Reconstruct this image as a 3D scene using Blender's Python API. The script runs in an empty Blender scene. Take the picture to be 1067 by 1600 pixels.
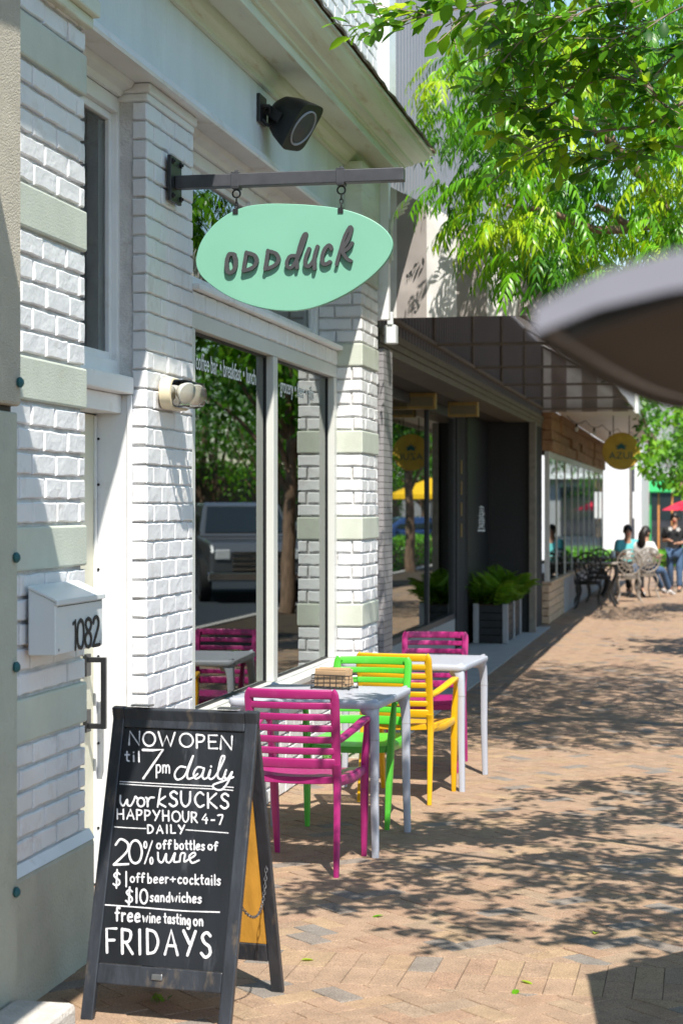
import bpy, bmesh, math, random
import numpy as np
from mathutils import Vector, Matrix
R = math.radians
random.seed(7)
rng = np.random.default_rng(11)
S = bpy.context.scene
C = S.collection

# ------------------------------------------------------------------ camera
TH = math.atan(571.5 / 2850.0)          # street direction lies right of the view axis
CAM_H = 1.65
cam_d = bpy.data.cameras.new("camera")
cam = bpy.data.objects.new("camera", cam_d)
C.objects.link(cam)
cam.location = (0, 0, CAM_H)
cam.rotation_euler = (R(90), 0, TH)
cam_d.sensor_fit = 'AUTO'
cam_d.sensor_width = 36
cam_d.lens = 36 * 2850 / 1600
cam_d.shift_y = -7 / 1600
cam_d.clip_start = 0.05
cam_d.clip_end = 2000
cam_d.dof.use_dof = True
cam_d.dof.focus_distance = 7.8
cam_d.dof.aperture_fstop = 4.5
S.camera = cam

# ------------------------------------------------------------------ light
SXZ, SYZ = 0.268, 0.60              # sun offset per metre of height
SUN = Vector((SXZ, -SYZ, 1.0)).normalized()
EL = math.asin(SUN.z)
w = bpy.data.worlds.new("World")
S.world = w
w.use_nodes = True
nt = w.node_tree
bg = nt.nodes["Background"]
sky = nt.nodes.new("ShaderNodeTexSky")
sky.sky_type = 'NISHITA'
sky.sun_disc = False
sky.sun_elevation = EL
sky.sun_rotation = math.atan2(SUN.x, SUN.y)
sky.air_density = 1.2
sky.dust_density = 0.2
sky.ozone_density = 2.5
nt.links.new(sky.outputs[0], bg.inputs[0])
bg.inputs[1].default_value = 0.135
sd = bpy.data.lights.new("sun", 'SUN')
sun = bpy.data.objects.new("sun", sd)
C.objects.link(sun)
sd.energy = 5.0
sd.angle = R(0.42)
sd.color = (1.0, 0.94, 0.85)
sun.rotation_euler = SUN.to_track_quat('Z', 'Y').to_euler()
S.view_settings.view_transform = 'Standard'
S.view_settings.look = 'None'
S.view_settings.exposure = 0.8
S.view_settings.gamma = 1.0
try:
    S.cycles.max_bounces = 8
    S.cycles.transparent_max_bounces = 12
    S.cycles.caustics_reflective = False
    S.cycles.caustics_refractive = False
    S.cycles.use_denoising = True
    S.cycles.sample_clamp_indirect = 6
except Exception:
    pass

# ------------------------------------------------------------------ measuring: a photo pixel on a known plane of the place
F_, HY_ = 2850.0, 793.0
ct, st = math.cos(TH), math.sin(TH)
def ray(px, py):
    u = (px - 533.5) / F_; v = (HY_ - py) / F_
    return Vector((-st + u * ct, ct + u * st, v))
def on_y(px, py, Y):
    d = ray(px, py); t = Y / d.y
    return Vector((d.x * t, Y, CAM_H + d.z * t))
def on_x(px, py, X):
    d = ray(px, py); t = X / d.x
    return Vector((X, d.y * t, CAM_H + d.z * t))
def on_plane(px, py, p, n):
    o = Vector((0, 0, CAM_H)); d = ray(px, py)
    return o + d * ((p - o).dot(n) / d.dot(n))

# ------------------------------------------------------------------ materials
def new_mat(name):
    m = bpy.data.materials.new(name); m.use_nodes = True
    return m, m.node_tree, m.node_tree.nodes["Principled BSDF"]
def N(t, typ, **k):
    n = t.nodes.new(typ)
    for a, b in k.items(): setattr(n, a, b)
    return n
def mat(name, col, rough=0.6, var=0.12, scale=6.0, bump=0.0, bscale=120.0, spec=0.4, metal=0.0, dirt=None, dscale=2.0, damt=0.5, coat=0.0, stretch=None):
    """colour broken up by two noises (true wear and dirt), optional fine bump"""
    m, t, p = new_mat(name)
    tc = N(t, "ShaderNodeTexCoord")
    src = tc.outputs["Object"]
    if stretch:
        mp = N(t, "ShaderNodeMapping"); mp.inputs["Scale"].default_value = stretch
        t.links.new(src, mp.inputs[0]); src = mp.outputs[0]
    n = N(t, "ShaderNodeTexNoise"); n.inputs["Scale"].default_value = scale; n.inputs["Detail"].default_value = 6
    t.links.new(src, n.inputs["Vector"])
    r = N(t, "ShaderNodeValToRGB")
    a = [max(0, c * (1 - var)) for c in col[:3]]; b = [min(1, c * (1 + var)) for c in col[:3]]
    r.color_ramp.elements[0].position = .3; r.color_ramp.elements[1].position = .7
    r.color_ramp.elements[0].color = (*a, 1); r.color_ramp.elements[1].color = (*b, 1)
    t.links.new(n.outputs[0], r.inputs[0])
    out = r.outputs[0]
    if dirt:
        n2 = N(t, "ShaderNodeTexNoise"); n2.inputs["Scale"].default_value = dscale; n2.inputs["Detail"].default_value = 9; n2.inputs["Roughness"].default_value = .7
        t.links.new(src, n2.inputs["Vector"])
        r2 = N(t, "ShaderNodeValToRGB")
        r2.color_ramp.elements[0].position = .55; r2.color_ramp.elements[1].position = .78
        r2.color_ramp.elements[0].color = (0, 0, 0, 1); r2.color_ramp.elements[1].color = (damt, damt, damt, 1)
        t.links.new(n2.outputs[0], r2.inputs[0])
        mx = N(t, "ShaderNodeMix", data_type='RGBA')
        t.links.new(r2.outputs[0], mx.inputs[0]); t.links.new(out, mx.inputs[6]); mx.inputs[7].default_value = (*dirt, 1)
        out = mx.outputs[2]
    t.links.new(out, p.inputs["Base Color"])
    p.inputs["Roughness"].default_value = rough
    p.inputs["Metallic"].default_value = metal
    p.inputs["Specular IOR Level"].default_value = spec
    if coat: p.inputs["Coat Weight"].default_value = coat
    if bump:
        n3 = N(t, "ShaderNodeTexNoise"); n3.inputs["Scale"].default_value = bscale; n3.inputs["Detail"].default_value = 5
        t.links.new(src, n3.inputs["Vector"])
        bp = N(t, "ShaderNodeBump"); bp.inputs["Strength"].default_value = bump; bp.inputs["Distance"].default_value = .01
        t.links.new(n3.outputs[0], bp.inputs["Height"]); t.links.new(bp.outputs[0], p.inputs["Normal"])
    return m
def glass_mat(name, tint, ior=1.9):
    m, t, p = new_mat(name)
    t.nodes.remove(p)
    o = t.nodes["Material Output"]
    tr = N(t, "ShaderNodeBsdfTransparent"); tr.inputs[0].default_value = (*tint, 1)
    gl = N(t, "ShaderNodeBsdfGlossy"); gl.inputs["Roughness"].default_value = 0.0; gl.inputs[0].default_value = (.94, 1, .98, 1)
    fr = N(t, "ShaderNodeFresnel"); fr.inputs[0].default_value = ior
    mx = N(t, "ShaderNodeMixShader")
    t.links.new(fr.outputs[0], mx.inputs[0]); t.links.new(tr.outputs[0], mx.inputs[1]); t.links.new(gl.outputs[0], mx.inputs[2])
    t.links.new(mx.outputs[0], o.inputs[0])
    return m
def leaf_mat(name, dark, light, tip, trans=.4, rough=.38):
    m, t, p = new_mat(name)
    o = t.nodes["Material Output"]
    at = N(t, "ShaderNodeAttribute"); at.attribute_name = "tint"
    r = N(t, "ShaderNodeValToRGB")
    e = r.color_ramp.elements
    e[0].position = 0; e[0].color = (*dark, 1); e[1].position = .62; e[1].color = (*light, 1)
    q = e.new(1.0); q.color = (*tip, 1)
    t.links.new(at.outputs["Fac"], r.inputs[0]); t.links.new(r.outputs[0], p.inputs["Base Color"])
    p.inputs["Roughness"].default_value = rough; p.inputs["Specular IOR Level"].default_value = .35
    tl = N(t, "ShaderNodeBsdfTranslucent")
    hs = N(t, "ShaderNodeHueSaturation"); hs.inputs["Value"].default_value = 1.5; hs.inputs["Hue"].default_value = .485
    t.links.new(r.outputs[0], hs.inputs["Color"]); t.links.new(hs.outputs[0], tl.inputs[0])
    mx = N(t, "ShaderNodeMixShader"); mx.inputs[0].default_value = trans
    t.links.new(p.outputs[0], mx.inputs[1]); t.links.new(tl.outputs[0], mx.inputs[2]); t.links.new(mx.outputs[0], o.inputs[0])
    return m

M = {}
M['white_brick'] = mat('white_painted_brick', (.73, .735, .75), .5, .05, 5, .22, 55, dirt=(.40, .35, .30), dscale=5, damt=.7)
M['mortar'] = mat('painted_mortar', (.60, .59, .58), .8, .15, 9, .6, 90, dirt=(.22, .19, .16), dscale=6, damt=.8)
M['green_band'] = mat('sage_painted_stucco', (.525, .56, .485), .6, .06, 6, .22, 130, dirt=(.40, .42, .33), dscale=4, damt=.5)
M['white_wood'] = mat('white_painted_wood', (.77, .78, .79), .45, .05, 4, .12, 30, dirt=(.42, .36, .28), dscale=3.5, damt=.65)
M['frieze'] = mat('painted_frieze_plaster', (.66, .73, .75), .65, .07, 3, .5, 60, dirt=(.33, .36, .30), dscale=2.2, damt=.5, stretch=(1, 1, .35))
M['cornice'] = mat('sage_painted_cornice', (.65, .69, .58), .5, .08, 4, .15, 40, dirt=(.38, .27, .12), dscale=5, damt=.95, stretch=(1.5, .35, 5))
M['flashing'] = mat('weathered_roof_edge', (.20, .15, .11), .8, .4, 14, .5, 60)
M['cream'] = mat('cream_painted_door', (.60, .59, .47), .45, .05, 3, .06, 40, dirt=(.4, .36, .25), damt=.3)
M['beige_stucco'] = mat('beige_stucco', (.50, .46, .38), .85, .07, 8, .9, 150, dirt=(.38, .34, .28), damt=.5)
M['base_stucco'] = mat('sage_base_stucco', (.42, .43, .36), .7, .08, 5, .5, 80, dirt=(.28, .27, .23), dscale=4, damt=.6)
M['window_alu'] = mat('light_grey_aluminium', (.58, .59, .56), .42, .05, 3, 0, metal=.0, spec=.5)
M['black_gasket'] = mat('black_gasket', (.015, .015, .017), .5, .1)
M['glass'] = glass_mat('storefront_glass', (.42, .56, .56), 1.95)
M['glass_clear'] = glass_mat('transom_glass', (.88, .94, .94), 2.6)
M['glass_dark'] = glass_mat('tinted_glass', (.35, .38, .38), 2.3)
M['interior_wall'] = mat('dark_interior_wall', (.12, .27, .30), .8, .2)
M['interior_floor'] = mat('interior_floor', (.10, .08, .06), .5, .2)
M['black_metal'] = mat('black_powder_coat', (.016, .017, .019), .42, .2, 20, .05, 200, spec=.5)
M['grey_metal'] = mat('charcoal_steel', (.05, .053, .062), .45, .15, 20, .05, 200, spec=.5)
M['steel'] = mat('zinc_steel', (.45, .45, .46), .35, .1, 30, metal=1.0)
M['mint'] = mat('mint_sign_face', (.185, .425, .315), .38, .04, 3, .02, 60, spec=.4)
M['letter'] = mat('dark_grey_letter', (.055, .055, .06), .5, .08, 30)
M['letter_white'] = mat('white_vinyl_letter', (.78, .82, .82), .5, .03)
M['board_frame'] = mat('worn_black_wood', (.026, .030, .038), .36, .4, 12, .35, 40, dirt=(.20, .15, .10), dscale=16, damt=.75, stretch=(1, 1, .3), spec=.55)
M['chalkboard'] = mat('chalkboard', (.012, .014, .018), .40, .5, 4, .05, 80, dirt=(.11, .12, .14), dscale=6, damt=.8, stretch=(1.6, 1, .3))
M['wood'] = mat('orange_plywood', (.62, .32, .05), .5, .15, 5, .1, 30, stretch=(6, 6, .6))
M['chalk'] = mat('chalk_paint', (.74, .74, .77), .8, .10, 40)
t = M['chalk'].node_tree; p = t.nodes["Principled BSDF"]
tc = N(t, "ShaderNodeTexCoord"); n = N(t, "ShaderNodeTexNoise"); n.inputs["Scale"].default_value = 55; n.inputs["Detail"].default_value = 6; n.inputs["Roughness"].default_value = .75
t.links.new(tc.outputs["Object"], n.inputs["Vector"])
r = N(t, "ShaderNodeMapRange"); r.inputs[1].default_value = .56; r.inputs[2].default_value = .72; r.inputs[3].default_value = 1.0; r.inputs[4].default_value = .35
t.links.new(n.outputs[0], r.inputs[0]); t.links.new(r.outputs[0], p.inputs["Alpha"])
M['plastic_magenta'] = mat('magenta_resin', (.33, .018, .14), .34, .05, 4, .05, 400, dirt=(.40, .10, .24), dscale=9, damt=.45, spec=.5)
M['plastic_green'] = mat('lime_green_resin', (.075, .42, .035), .34, .04, 4, .05, 400, dirt=(.20, .50, .14), dscale=9, damt=.45, spec=.5)
M['plastic_yellow'] = mat('yellow_resin', (.68, .37, .006), .34, .04, 4, .05, 400, dirt=(.70, .45, .12), dscale=9, damt=.45, spec=.5)
M['plastic_table'] = mat('pale_grey_resin', (.385, .405, .46), .4, .04, 4, .05, 400, dirt=(.42, .42, .42), dscale=9, damt=.45, spec=.45)
M['kraft'] = mat('kraft_paper', (.42, .28, .16), .8, .12, 12)
M['mailbox'] = mat('white_enamel', (.66, .70, .71), .3, .03, 3, spec=.5)
M['ivory_plastic'] = mat('aged_ivory_plastic', (.66, .58, .40), .4, .07, 6, spec=.45)
M['lamp_silver'] = mat('lamp_reflector', (.72, .71, .64), .25, .05, metal=.3)
M['concrete'] = mat('rough_concrete', (.50, .47, .43), .85, .14, 12, .9, 90, dirt=(.3, .27, .23), damt=.6)
M['landing'] = mat('grey_concrete', (.40, .40, .38), .85, .1, 6, .3, 60)
M['asphalt'] = mat('asphalt', (.028, .037, .046), .9, .2, 8, .6, 120)
M['dirt'] = mat('sand_joint', (.075, .062, .048), .95, .3, 14, .4, 120, dirt=(.045, .075, .015), dscale=3, damt=.8)
M['grass'] = mat('grass_ground', (.06, .14, .02), .9, .3, 3, .5, 60)
M['kerb'] = mat('kerb_concrete', (.42, .40, .37), .85, .1, 8, .4, 60)
M['corrugated'] = mat('grey_corrugated_metal', (.21, .215, .24), .5, .05, 1.5, metal=.2)
M['awning_grey'] = mat('taupe_awning_canvas', (.40, .36, .34), .85, .05, 3, .1, 50)
M['awning_white'] = mat('white_awning_canvas', (.76, .75, .73), .85, .04, 3, .1, 50)
M['awning_frame'] = mat('awning_steel_tube', (.22, .20, .17), .5, .2, 10)
M['fascia'] = mat('dark_bronze_fascia', (.16, .15, .12), .5, .15, 5)
M['soffit_dark'] = mat('dark_board_soffit', (.055, .048, .040), .6, .25, 6, stretch=(8, .4, 1))
M['black_wall'] = mat('black_granular_wall', (.028, .029, .032), .75, .35, 60, .3, 200)
M['tile'] = mat('grey_mosaic_tile', (.27, .26, .27), .4, .08, 30)
M['planter_black'] = mat('black_planter_boards', (.018, .02, .024), .55, .3, 8)
M['planter_frame'] = mat('grey_planter_frame', (.34, .35, .37), .5, .05)
M['brass'] = mat('brass_light_box', (.40, .27, .09), .4, .2, 10, metal=.4)
M['ceil_glow'] = mat('frosted_diffuser', (.20, .17, .10), .5, .05)
M['sandstone'] = mat('split_sandstone', (.50, .36, .24), .85, .25, 9, .7, 40)
M['barkboard'] = mat('rough_wood_cladding', (.30, .17, .085), .8, .35, 9, .8, 25, dirt=(.07, .05, .03), dscale=6, damt=.8)
M['white_wall'] = mat('white_painted_wall', (.74, .74, .73), .7, .03, 2, .15, 40)
M['grey_wall'] = mat('grey_painted_wall', (.30, .30, .30), .7, .08, 1)
M['dark_opening'] = mat('dark_shop_front', (.035, .035, .04), .5, .3, 2)
M['gold_sign'] = mat('mustard_sign_face', (.50, .33, .045), .5, .15, 6)
M['teal_paint'] = mat('dark_teal_paint', (.02, .10, .11), .6, .1)
M['bark'] = mat('tree_bark', (.20, .13, .085), .9, .35, 14, .9, 30, stretch=(1, 1, .3))
M['bark_grey'] = mat('pale_branch_bark', (.24, .19, .15), .85, .3, 20, .6, 60)
M['iron_black'] = mat('black_wrought_iron', (.02, .018, .016), .5, .2)
M['iron_white'] = mat('cream_wrought_iron', (.24, .205, .17), .5, .3)
M['skin'] = mat('skin', (.42, .22, .14), .55, .06)
M['hair'] = mat('dark_hair', (.014, .010, .008), .5, .2)
M['cloth_black'] = mat('black_cotton', (.015, .015, .017), .85, .2)
M['denim'] = mat('blue_denim', (.06, .11, .20), .85, .2, 20)
M['cloth_teal'] = mat('teal_cotton', (.10, .42, .42), .85, .1)
M['cloth_white'] = mat('white_cotton', (.66, .64, .62), .85, .05)
M['shoe'] = mat('shoe_leather', (.05, .045, .04), .6, .2)
M['umbrella_top'] = mat('umbrella_canvas', (.15, .115, .09), .9, .05, 4, .15, 200)
M['umbrella_sunlit_band'] = mat('sunlit_valance_canvas', (.30, .295, .34), .9, .04)  # sunlight on the valance put into a paler canvas colour
def stripe_mat(name, axis, c1, c2, pitch, origin):
    m, t, p = new_mat(name)
    tc = N(t, "ShaderNodeTexCoord"); sp_ = N(t, "ShaderNodeSeparateXYZ"); t.links.new(tc.outputs["Object"], sp_.inputs[0])
    a = N(t, "ShaderNodeMath", operation='SUBTRACT'); t.links.new(sp_.outputs[axis], a.inputs[0]); a.inputs[1].default_value = origin
    b = N(t, "ShaderNodeMath", operation='DIVIDE'); t.links.new(a.outputs[0], b.inputs[0]); b.inputs[1].default_value = pitch * 2
    c = N(t, "ShaderNodeMath", operation='FRACT'); t.links.new(b.outputs[0], c.inputs[0])
    d = N(t, "ShaderNodeMath", operation='GREATER_THAN'); t.links.new(c.outputs[0], d.inputs[0]); d.inputs[1].default_value = .5
    n = N(t, "ShaderNodeTexNoise"); n.inputs["Scale"].default_value = 7; n.inputs["Detail"].default_value = 7; t.links.new(tc.outputs["Object"], n.inputs["Vector"])
    r = N(t, "ShaderNodeMapRange"); r.inputs[1].default_value = .3; r.inputs[2].default_value = .7; r.inputs[3].default_value = .90; r.inputs[4].default_value = 1.06; t.links.new(n.outputs[0], r.inputs[0])
    mx = N(t, "ShaderNodeMix", data_type='RGBA'); t.links.new(d.outputs[0], mx.inputs[0]); mx.inputs[6].default_value = (*c1, 1); mx.inputs[7].default_value = (*c2, 1)
    v = N(t, "ShaderNodeVectorMath", operation='SCALE'); t.links.new(mx.outputs[2], v.inputs[0]); t.links.new(r.outputs[0], v.inputs["Scale"])
    t.links.new(v.outputs[0], p.inputs["Base Color"]); p.inputs["Roughness"].default_value = .85; p.inputs["Specular IOR Level"].default_value = .2
    o = t.nodes["Material Output"]; tl = N(t, "ShaderNodeBsdfTranslucent"); t.links.new(v.outputs[0], tl.inputs[0])
    ms = N(t, "ShaderNodeMixShader"); ms.inputs[0].default_value = .28; t.links.new(p.outputs[0], ms.inputs[1]); t.links.new(tl.outputs[0], ms.inputs[2]); t.links.new(ms.outputs[0], o.inputs[0])
    return m
TAUPE, CREAM_ = (.44, .40, .38), (.86, .85, .83)
M['stripe_x'] = stripe_mat('striped_canvas_across', 0, TAUPE, CREAM_, .215, -2.17)
M['stripe_y'] = stripe_mat('striped_canvas_along', 1, TAUPE, CREAM_, .215, 0)
M['umbrella_yellow'] = mat('yellow_canvas', (.80, .47, .01), .85, .05)
M['umbrella_red'] = mat('red_canvas', (.60, .02, .05), .85, .05)
M['awning_green'] = mat('green_canvas', (.03, .36, .10), .8, .05)
M['orange_paint'] = mat('orange_paint', (.62, .24, .07), .6, .1)
M['car_silver'] = mat('silver_car_paint', (.17, .18, .19), .25, .03, 2, metal=.5, coat=.6)
M['car_blue'] = mat('blue_car_paint', (.05, .10, .26), .25, .03, 2, metal=.3, coat=.6)
M['car_glass'] = mat('car_glass', (.02, .028, .03), .08, .05, spec=.8)
M['rubber'] = mat('rubber_tyre', (.02, .02, .02), .85, .2)
M['chrome'] = mat('chrome', (.6, .6, .62), .15, .02, metal=1)
M['headlight'] = mat('headlight_lens', (.6, .62, .63), .15, .05, spec=.8)
M['sign_white'] = mat('white_sign_plate', (.7, .7, .7), .5, .05)
M['soil'] = mat('potting_soil', (.05, .035, .02), .95, .3)
M['leaf_near'] = leaf_mat('broad_leaf', (.022, .115, .012), (.125, .31, .010), (.30, .44, .02), .55)
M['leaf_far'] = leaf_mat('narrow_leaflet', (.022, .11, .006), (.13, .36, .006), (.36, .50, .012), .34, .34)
M['leaf_dark'] = leaf_mat('street_tree_leaf', (.028, .10, .010), (.11, .31, .012), (.24, .44, .03), .35)
M['fern'] = leaf_mat('fern_frond', (.05, .14, .010), (.15, .31, .015), (.34, .42, .04), .4)
M['hedge'] = leaf_mat('hedge_leaf', (.04, .14, .012), (.10, .32, .02), (.22, .46, .03), .3)

# clear plastic cover
m, t, p = new_mat('clear_cover')
t.nodes.remove(p)
tr = N(t, "ShaderNodeBsdfTransparent"); tr.inputs[0].default_value = (.985, .97, .93, 1)
gl = N(t, "ShaderNodeBsdfGlossy"); gl.inputs["Roughness"].default_value = .06
fr = N(t, "ShaderNodeFresnel"); fr.inputs[0].default_value = 1.45
mx = N(t, "ShaderNodeMixShader")
t.links.new(fr.outputs[0], mx.inputs[0]); t.links.new(tr.outputs[0], mx.inputs[1]); t.links.new(gl.outputs[0], mx.inputs[2])
t.links.new(mx.outputs[0], t.nodes["Material Output"].inputs[0])
M['clear'] = m
# sunlit clay pavers, one tint per paver
m, t, p = new_mat('clay_pavers')
at = N(t, "ShaderNodeAttribute"); at.attribute_name = "tint"
r = N(t, "ShaderNodeValToRGB"); r.color_ramp.interpolation = 'LINEAR'
e = r.color_ramp.elements
e[0].position = 0; e[0].color = (.19, .170, .150, 1)
e[1].position = .12; e[1].color = (.215, .18, .15, 1)
for pos, c in ((.2, (.275, .192, .132)), (.5, (.310, .214, .146)), (.75, (.292, .190, .130)), (.9, (.322, .226, .140)), (1, (.272, .202, .145))):
    q = e.new(pos); q.color = (*c, 1)
t.links.new(at.outputs["Fac"], r.inputs[0])
tc = N(t, "ShaderNodeTexCoord")
n1 = N(t, "ShaderNodeTexNoise"); n1.inputs["Scale"].default_value = 9; n1.inputs["Detail"].default_value = 8; n1.inputs["Roughness"].default_value = .7
n2 = N(t, "ShaderNodeTexNoise"); n2.inputs["Scale"].default_value = 170; n2.inputs["Detail"].default_value = 3
for q in (n1, n2): t.links.new(tc.outputs["Object"], q.inputs["Vector"])
r1 = N(t, "ShaderNodeMapRange"); r1.inputs[1].default_value = .25; r1.inputs[2].default_value = .75; r1.inputs[3].default_value = .72; r1.inputs[4].default_value = 1.22
t.links.new(n1.outputs[0], r1.inputs[0])
r2 = N(t, "ShaderNodeMapRange"); r2.inputs[1].default_value = .3; r2.inputs[2].default_value = .7; r2.inputs[3].default_value = .62; r2.inputs[4].default_value = 1.38
t.links.new(n2.outputs[0], r2.inputs[0])
mm = N(t, "ShaderNodeMath", operation='MULTIPLY'); t.links.new(r1.outputs[0], mm.inputs[0]); t.links.new(r2.outputs[0], mm.inputs[1])
vm = N(t, "ShaderNodeVectorMath", operation='SCALE'); t.links.new(r.outputs[0], vm.inputs[0]); t.links.new(mm.outputs[0], vm.inputs["Scale"])
t.links.new(vm.outputs[0], p.inputs["Base Color"]); p.inputs["Roughness"].default_value = .85; p.inputs["Specular IOR Level"].default_value = .25
bp = N(t, "ShaderNodeBump"); bp.inputs["Strength"].default_value = .5; bp.inputs["Distance"].default_value = .004
t.links.new(n2.outputs[0], bp.inputs["Height"]); t.links.new(bp.outputs[0], p.inputs["Normal"])
M['pavers'] = m

# ------------------------------------------------------------------ object helpers
def thing(name, label, cat, loc=(0, 0, 0), rotz=0, group=None):
    o = bpy.data.objects.new(name, None); C.objects.link(o)
    o.empty_display_size = .1
    o.location = loc; o.rotation_euler = (0, 0, rotz)
    return tag(o, label, cat, group)
def tag(o, label=None, cat=None, group=None, kind=None):
    if label: o['label'] = label
    if cat: o['category'] = cat
    if group: o['group'] = group
    if kind: o['kind'] = kind
    return o
def link_mesh(name, me, material, parent=None, smooth=False, bevel=0, kind=None, label=None):
    o = bpy.data.objects.new(name, me); C.objects.link(o)
    if material: me.materials.append(material)
    if smooth:
        me.polygons.foreach_set("use_smooth", [True] * len(me.polygons))
    if parent: o.parent = parent
    if bevel:
        b = o.modifiers.new("edge", 'BEVEL'); b.width = bevel; b.segments = 2; b.limit_method = 'ANGLE'; b.angle_limit = R(40)
    if kind: o['kind'] = kind
    if label: o['label'] = label
    return o
def copy_tree(o, parent=None):
    c = o.copy(); C.objects.link(c); c.parent = parent
    for ch in list(o.children): copy_tree(ch, c)
    return c

class MB:
    """collects simple shapes and links them as one mesh object"""
    def __init__(s): s.v = []; s.f = []
    def add(s, vs, fs):
        n = len(s.v); s.v += [tuple(a) for a in vs]; s.f += [tuple(i + n for i in f) for f in fs]; return s
    def box(s, x0, x1, y0, y1, z0, z1):
        return s.add([(x0, y0, z0), (x1, y0, z0), (x1, y1, z0), (x0, y1, z0), (x0, y0, z1), (x1, y0, z1), (x1, y1, z1), (x0, y1, z1)],
                     [(3, 2, 1, 0), (4, 5, 6, 7), (0, 1, 5, 4), (1, 2, 6, 5), (2, 3, 7, 6), (3, 0, 4, 7)])
    def obox(s, c, ax, ay, az):
        """oriented box: centre and three half-axis vectors"""
        c = Vector(c); ax = Vector(ax); ay = Vector(ay); az = Vector(az)
        vs = [c + ax * i + ay * j + az * k for k in (-1, 1) for (i, j) in ((-1, -1), (1, -1), (1, 1), (-1, 1))]
        return s.add(vs, [(3, 2, 1, 0), (4, 5, 6, 7), (0, 1, 5, 4), (1, 2, 6, 5), (2, 3, 7, 6), (3, 0, 4, 7)])
    def sweep(s, pts, ws, hs, side=None, n=10, cap=True, sq=1.0):
        """tube along points, elliptical section: ws half-width along the side vector, hs half-height across; sq>1 squarer"""
        pts = [Vector(p) for p in pts]; k = len(pts)
        if not hasattr(ws, '__len__'): ws = [ws] * k
        if not hasattr(hs, '__len__'): hs = [hs] * k
        base = len(s.v); prev = None
        for i, p in enumerate(pts):
            tg = (pts[min(i + 1, k - 1)] - pts[max(i - 1, 0)]).normalized()
            if side is not None: sv = Vector(side[i] if hasattr(side[0], '__len__') else side)
            elif prev is not None: sv = prev
            else: sv = Vector((1, 0, 0)) if abs(tg.x) < .8 else Vector((0, 1, 0))
            sv = (sv - tg * sv.dot(tg)).normalized(); up = tg.cross(sv); prev = sv
            for j in range(n):
                a = 2 * math.pi * (j + .5) / n; ca, sa = math.cos(a), math.sin(a)
                if sq != 1: ca = math.copysign(abs(ca) ** (1 / sq), ca); sa = math.copysign(abs(sa) ** (1 / sq), sa)
                s.v.append(tuple(p + sv * ca * ws[i] + up * sa * hs[i]))
        for i in range(k - 1):
            for j in range(n):
                a = base + i * n + j; b = base + i * n + (j + 1) % n
                s.f.append((a, b, b + n, a + n))
        if cap:
            s.f.append(tuple(base + j for j in reversed(range(n))))
            s.f.append(tuple(base + (k - 1) * n + j for j in range(n)))
        return s
    def tube(s, pts, r, n=8): return s.sweep(pts, r, r, None, n)
    def prism(s, poly, off):
        """planar polygon (3-D points) thickened by the vector off"""
        poly = [Vector(p) for p in poly]; off = Vector(off); k = len(poly)
        vs = poly + [p + off for p in poly]
        fs = [tuple(reversed(range(k))), tuple(range(k, 2 * k))] + [(i, (i + 1) % k, (i + 1) % k + k, i + k) for i in range(k)]
        return s.add(vs, fs)
    def lathe(s, prof, c=(0, 0, 0), n=24, axis=None, xdir=None):
        """profile (r, h) round an axis through c"""
        az = Vector(axis or (0, 0, 1)).normalized()
        ax = Vector(xdir) if xdir else (Vector((1, 0, 0)) if abs(az.x) < .9 else Vector((0, 1, 0)))
        ax = (ax - az * ax.dot(az)).normalized(); ay = az.cross(ax); c = Vector(c); b = len(s.v)
        for r_, h in prof:
            for j in range(n):
                a = 2 * math.pi * j / n
                s.v.append(tuple(c + az * h + (ax * math.cos(a) + ay * math.sin(a)) * r_))
        for i in range(len(prof) - 1):
            for j in range(n):
                a = b + i * n + j; d = b + i * n + (j + 1) % n
                s.f.append((a, d, d + n, a + n))
        s.f.append(tuple(b + j for j in reversed(range(n)))); s.f.append(tuple(b + (len(prof) - 1) * n + j for j in range(n)))
        return s
    def build(s, name, material, parent=None, smooth=False, bevel=0, kind=None, label=None, sub=0):
        me = bpy.data.meshes.new(name); me.from_pydata(s.v, [], s.f); me.update()
        bm = bmesh.new(); bm.from_mesh(me); bmesh.ops.recalc_face_normals(bm, faces=bm.faces); bm.to_mesh(me); bm.free()
        o = link_mesh(name, me, material, parent, smooth, bevel, kind, label)
        if smooth:
            try: me.set_sharp_from_angle(angle=R(42))
            except Exception: pass
        if sub:
            q = o.modifiers.new("round", 'SUBSURF'); q.levels = sub; q.render_levels = sub
        return o

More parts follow.
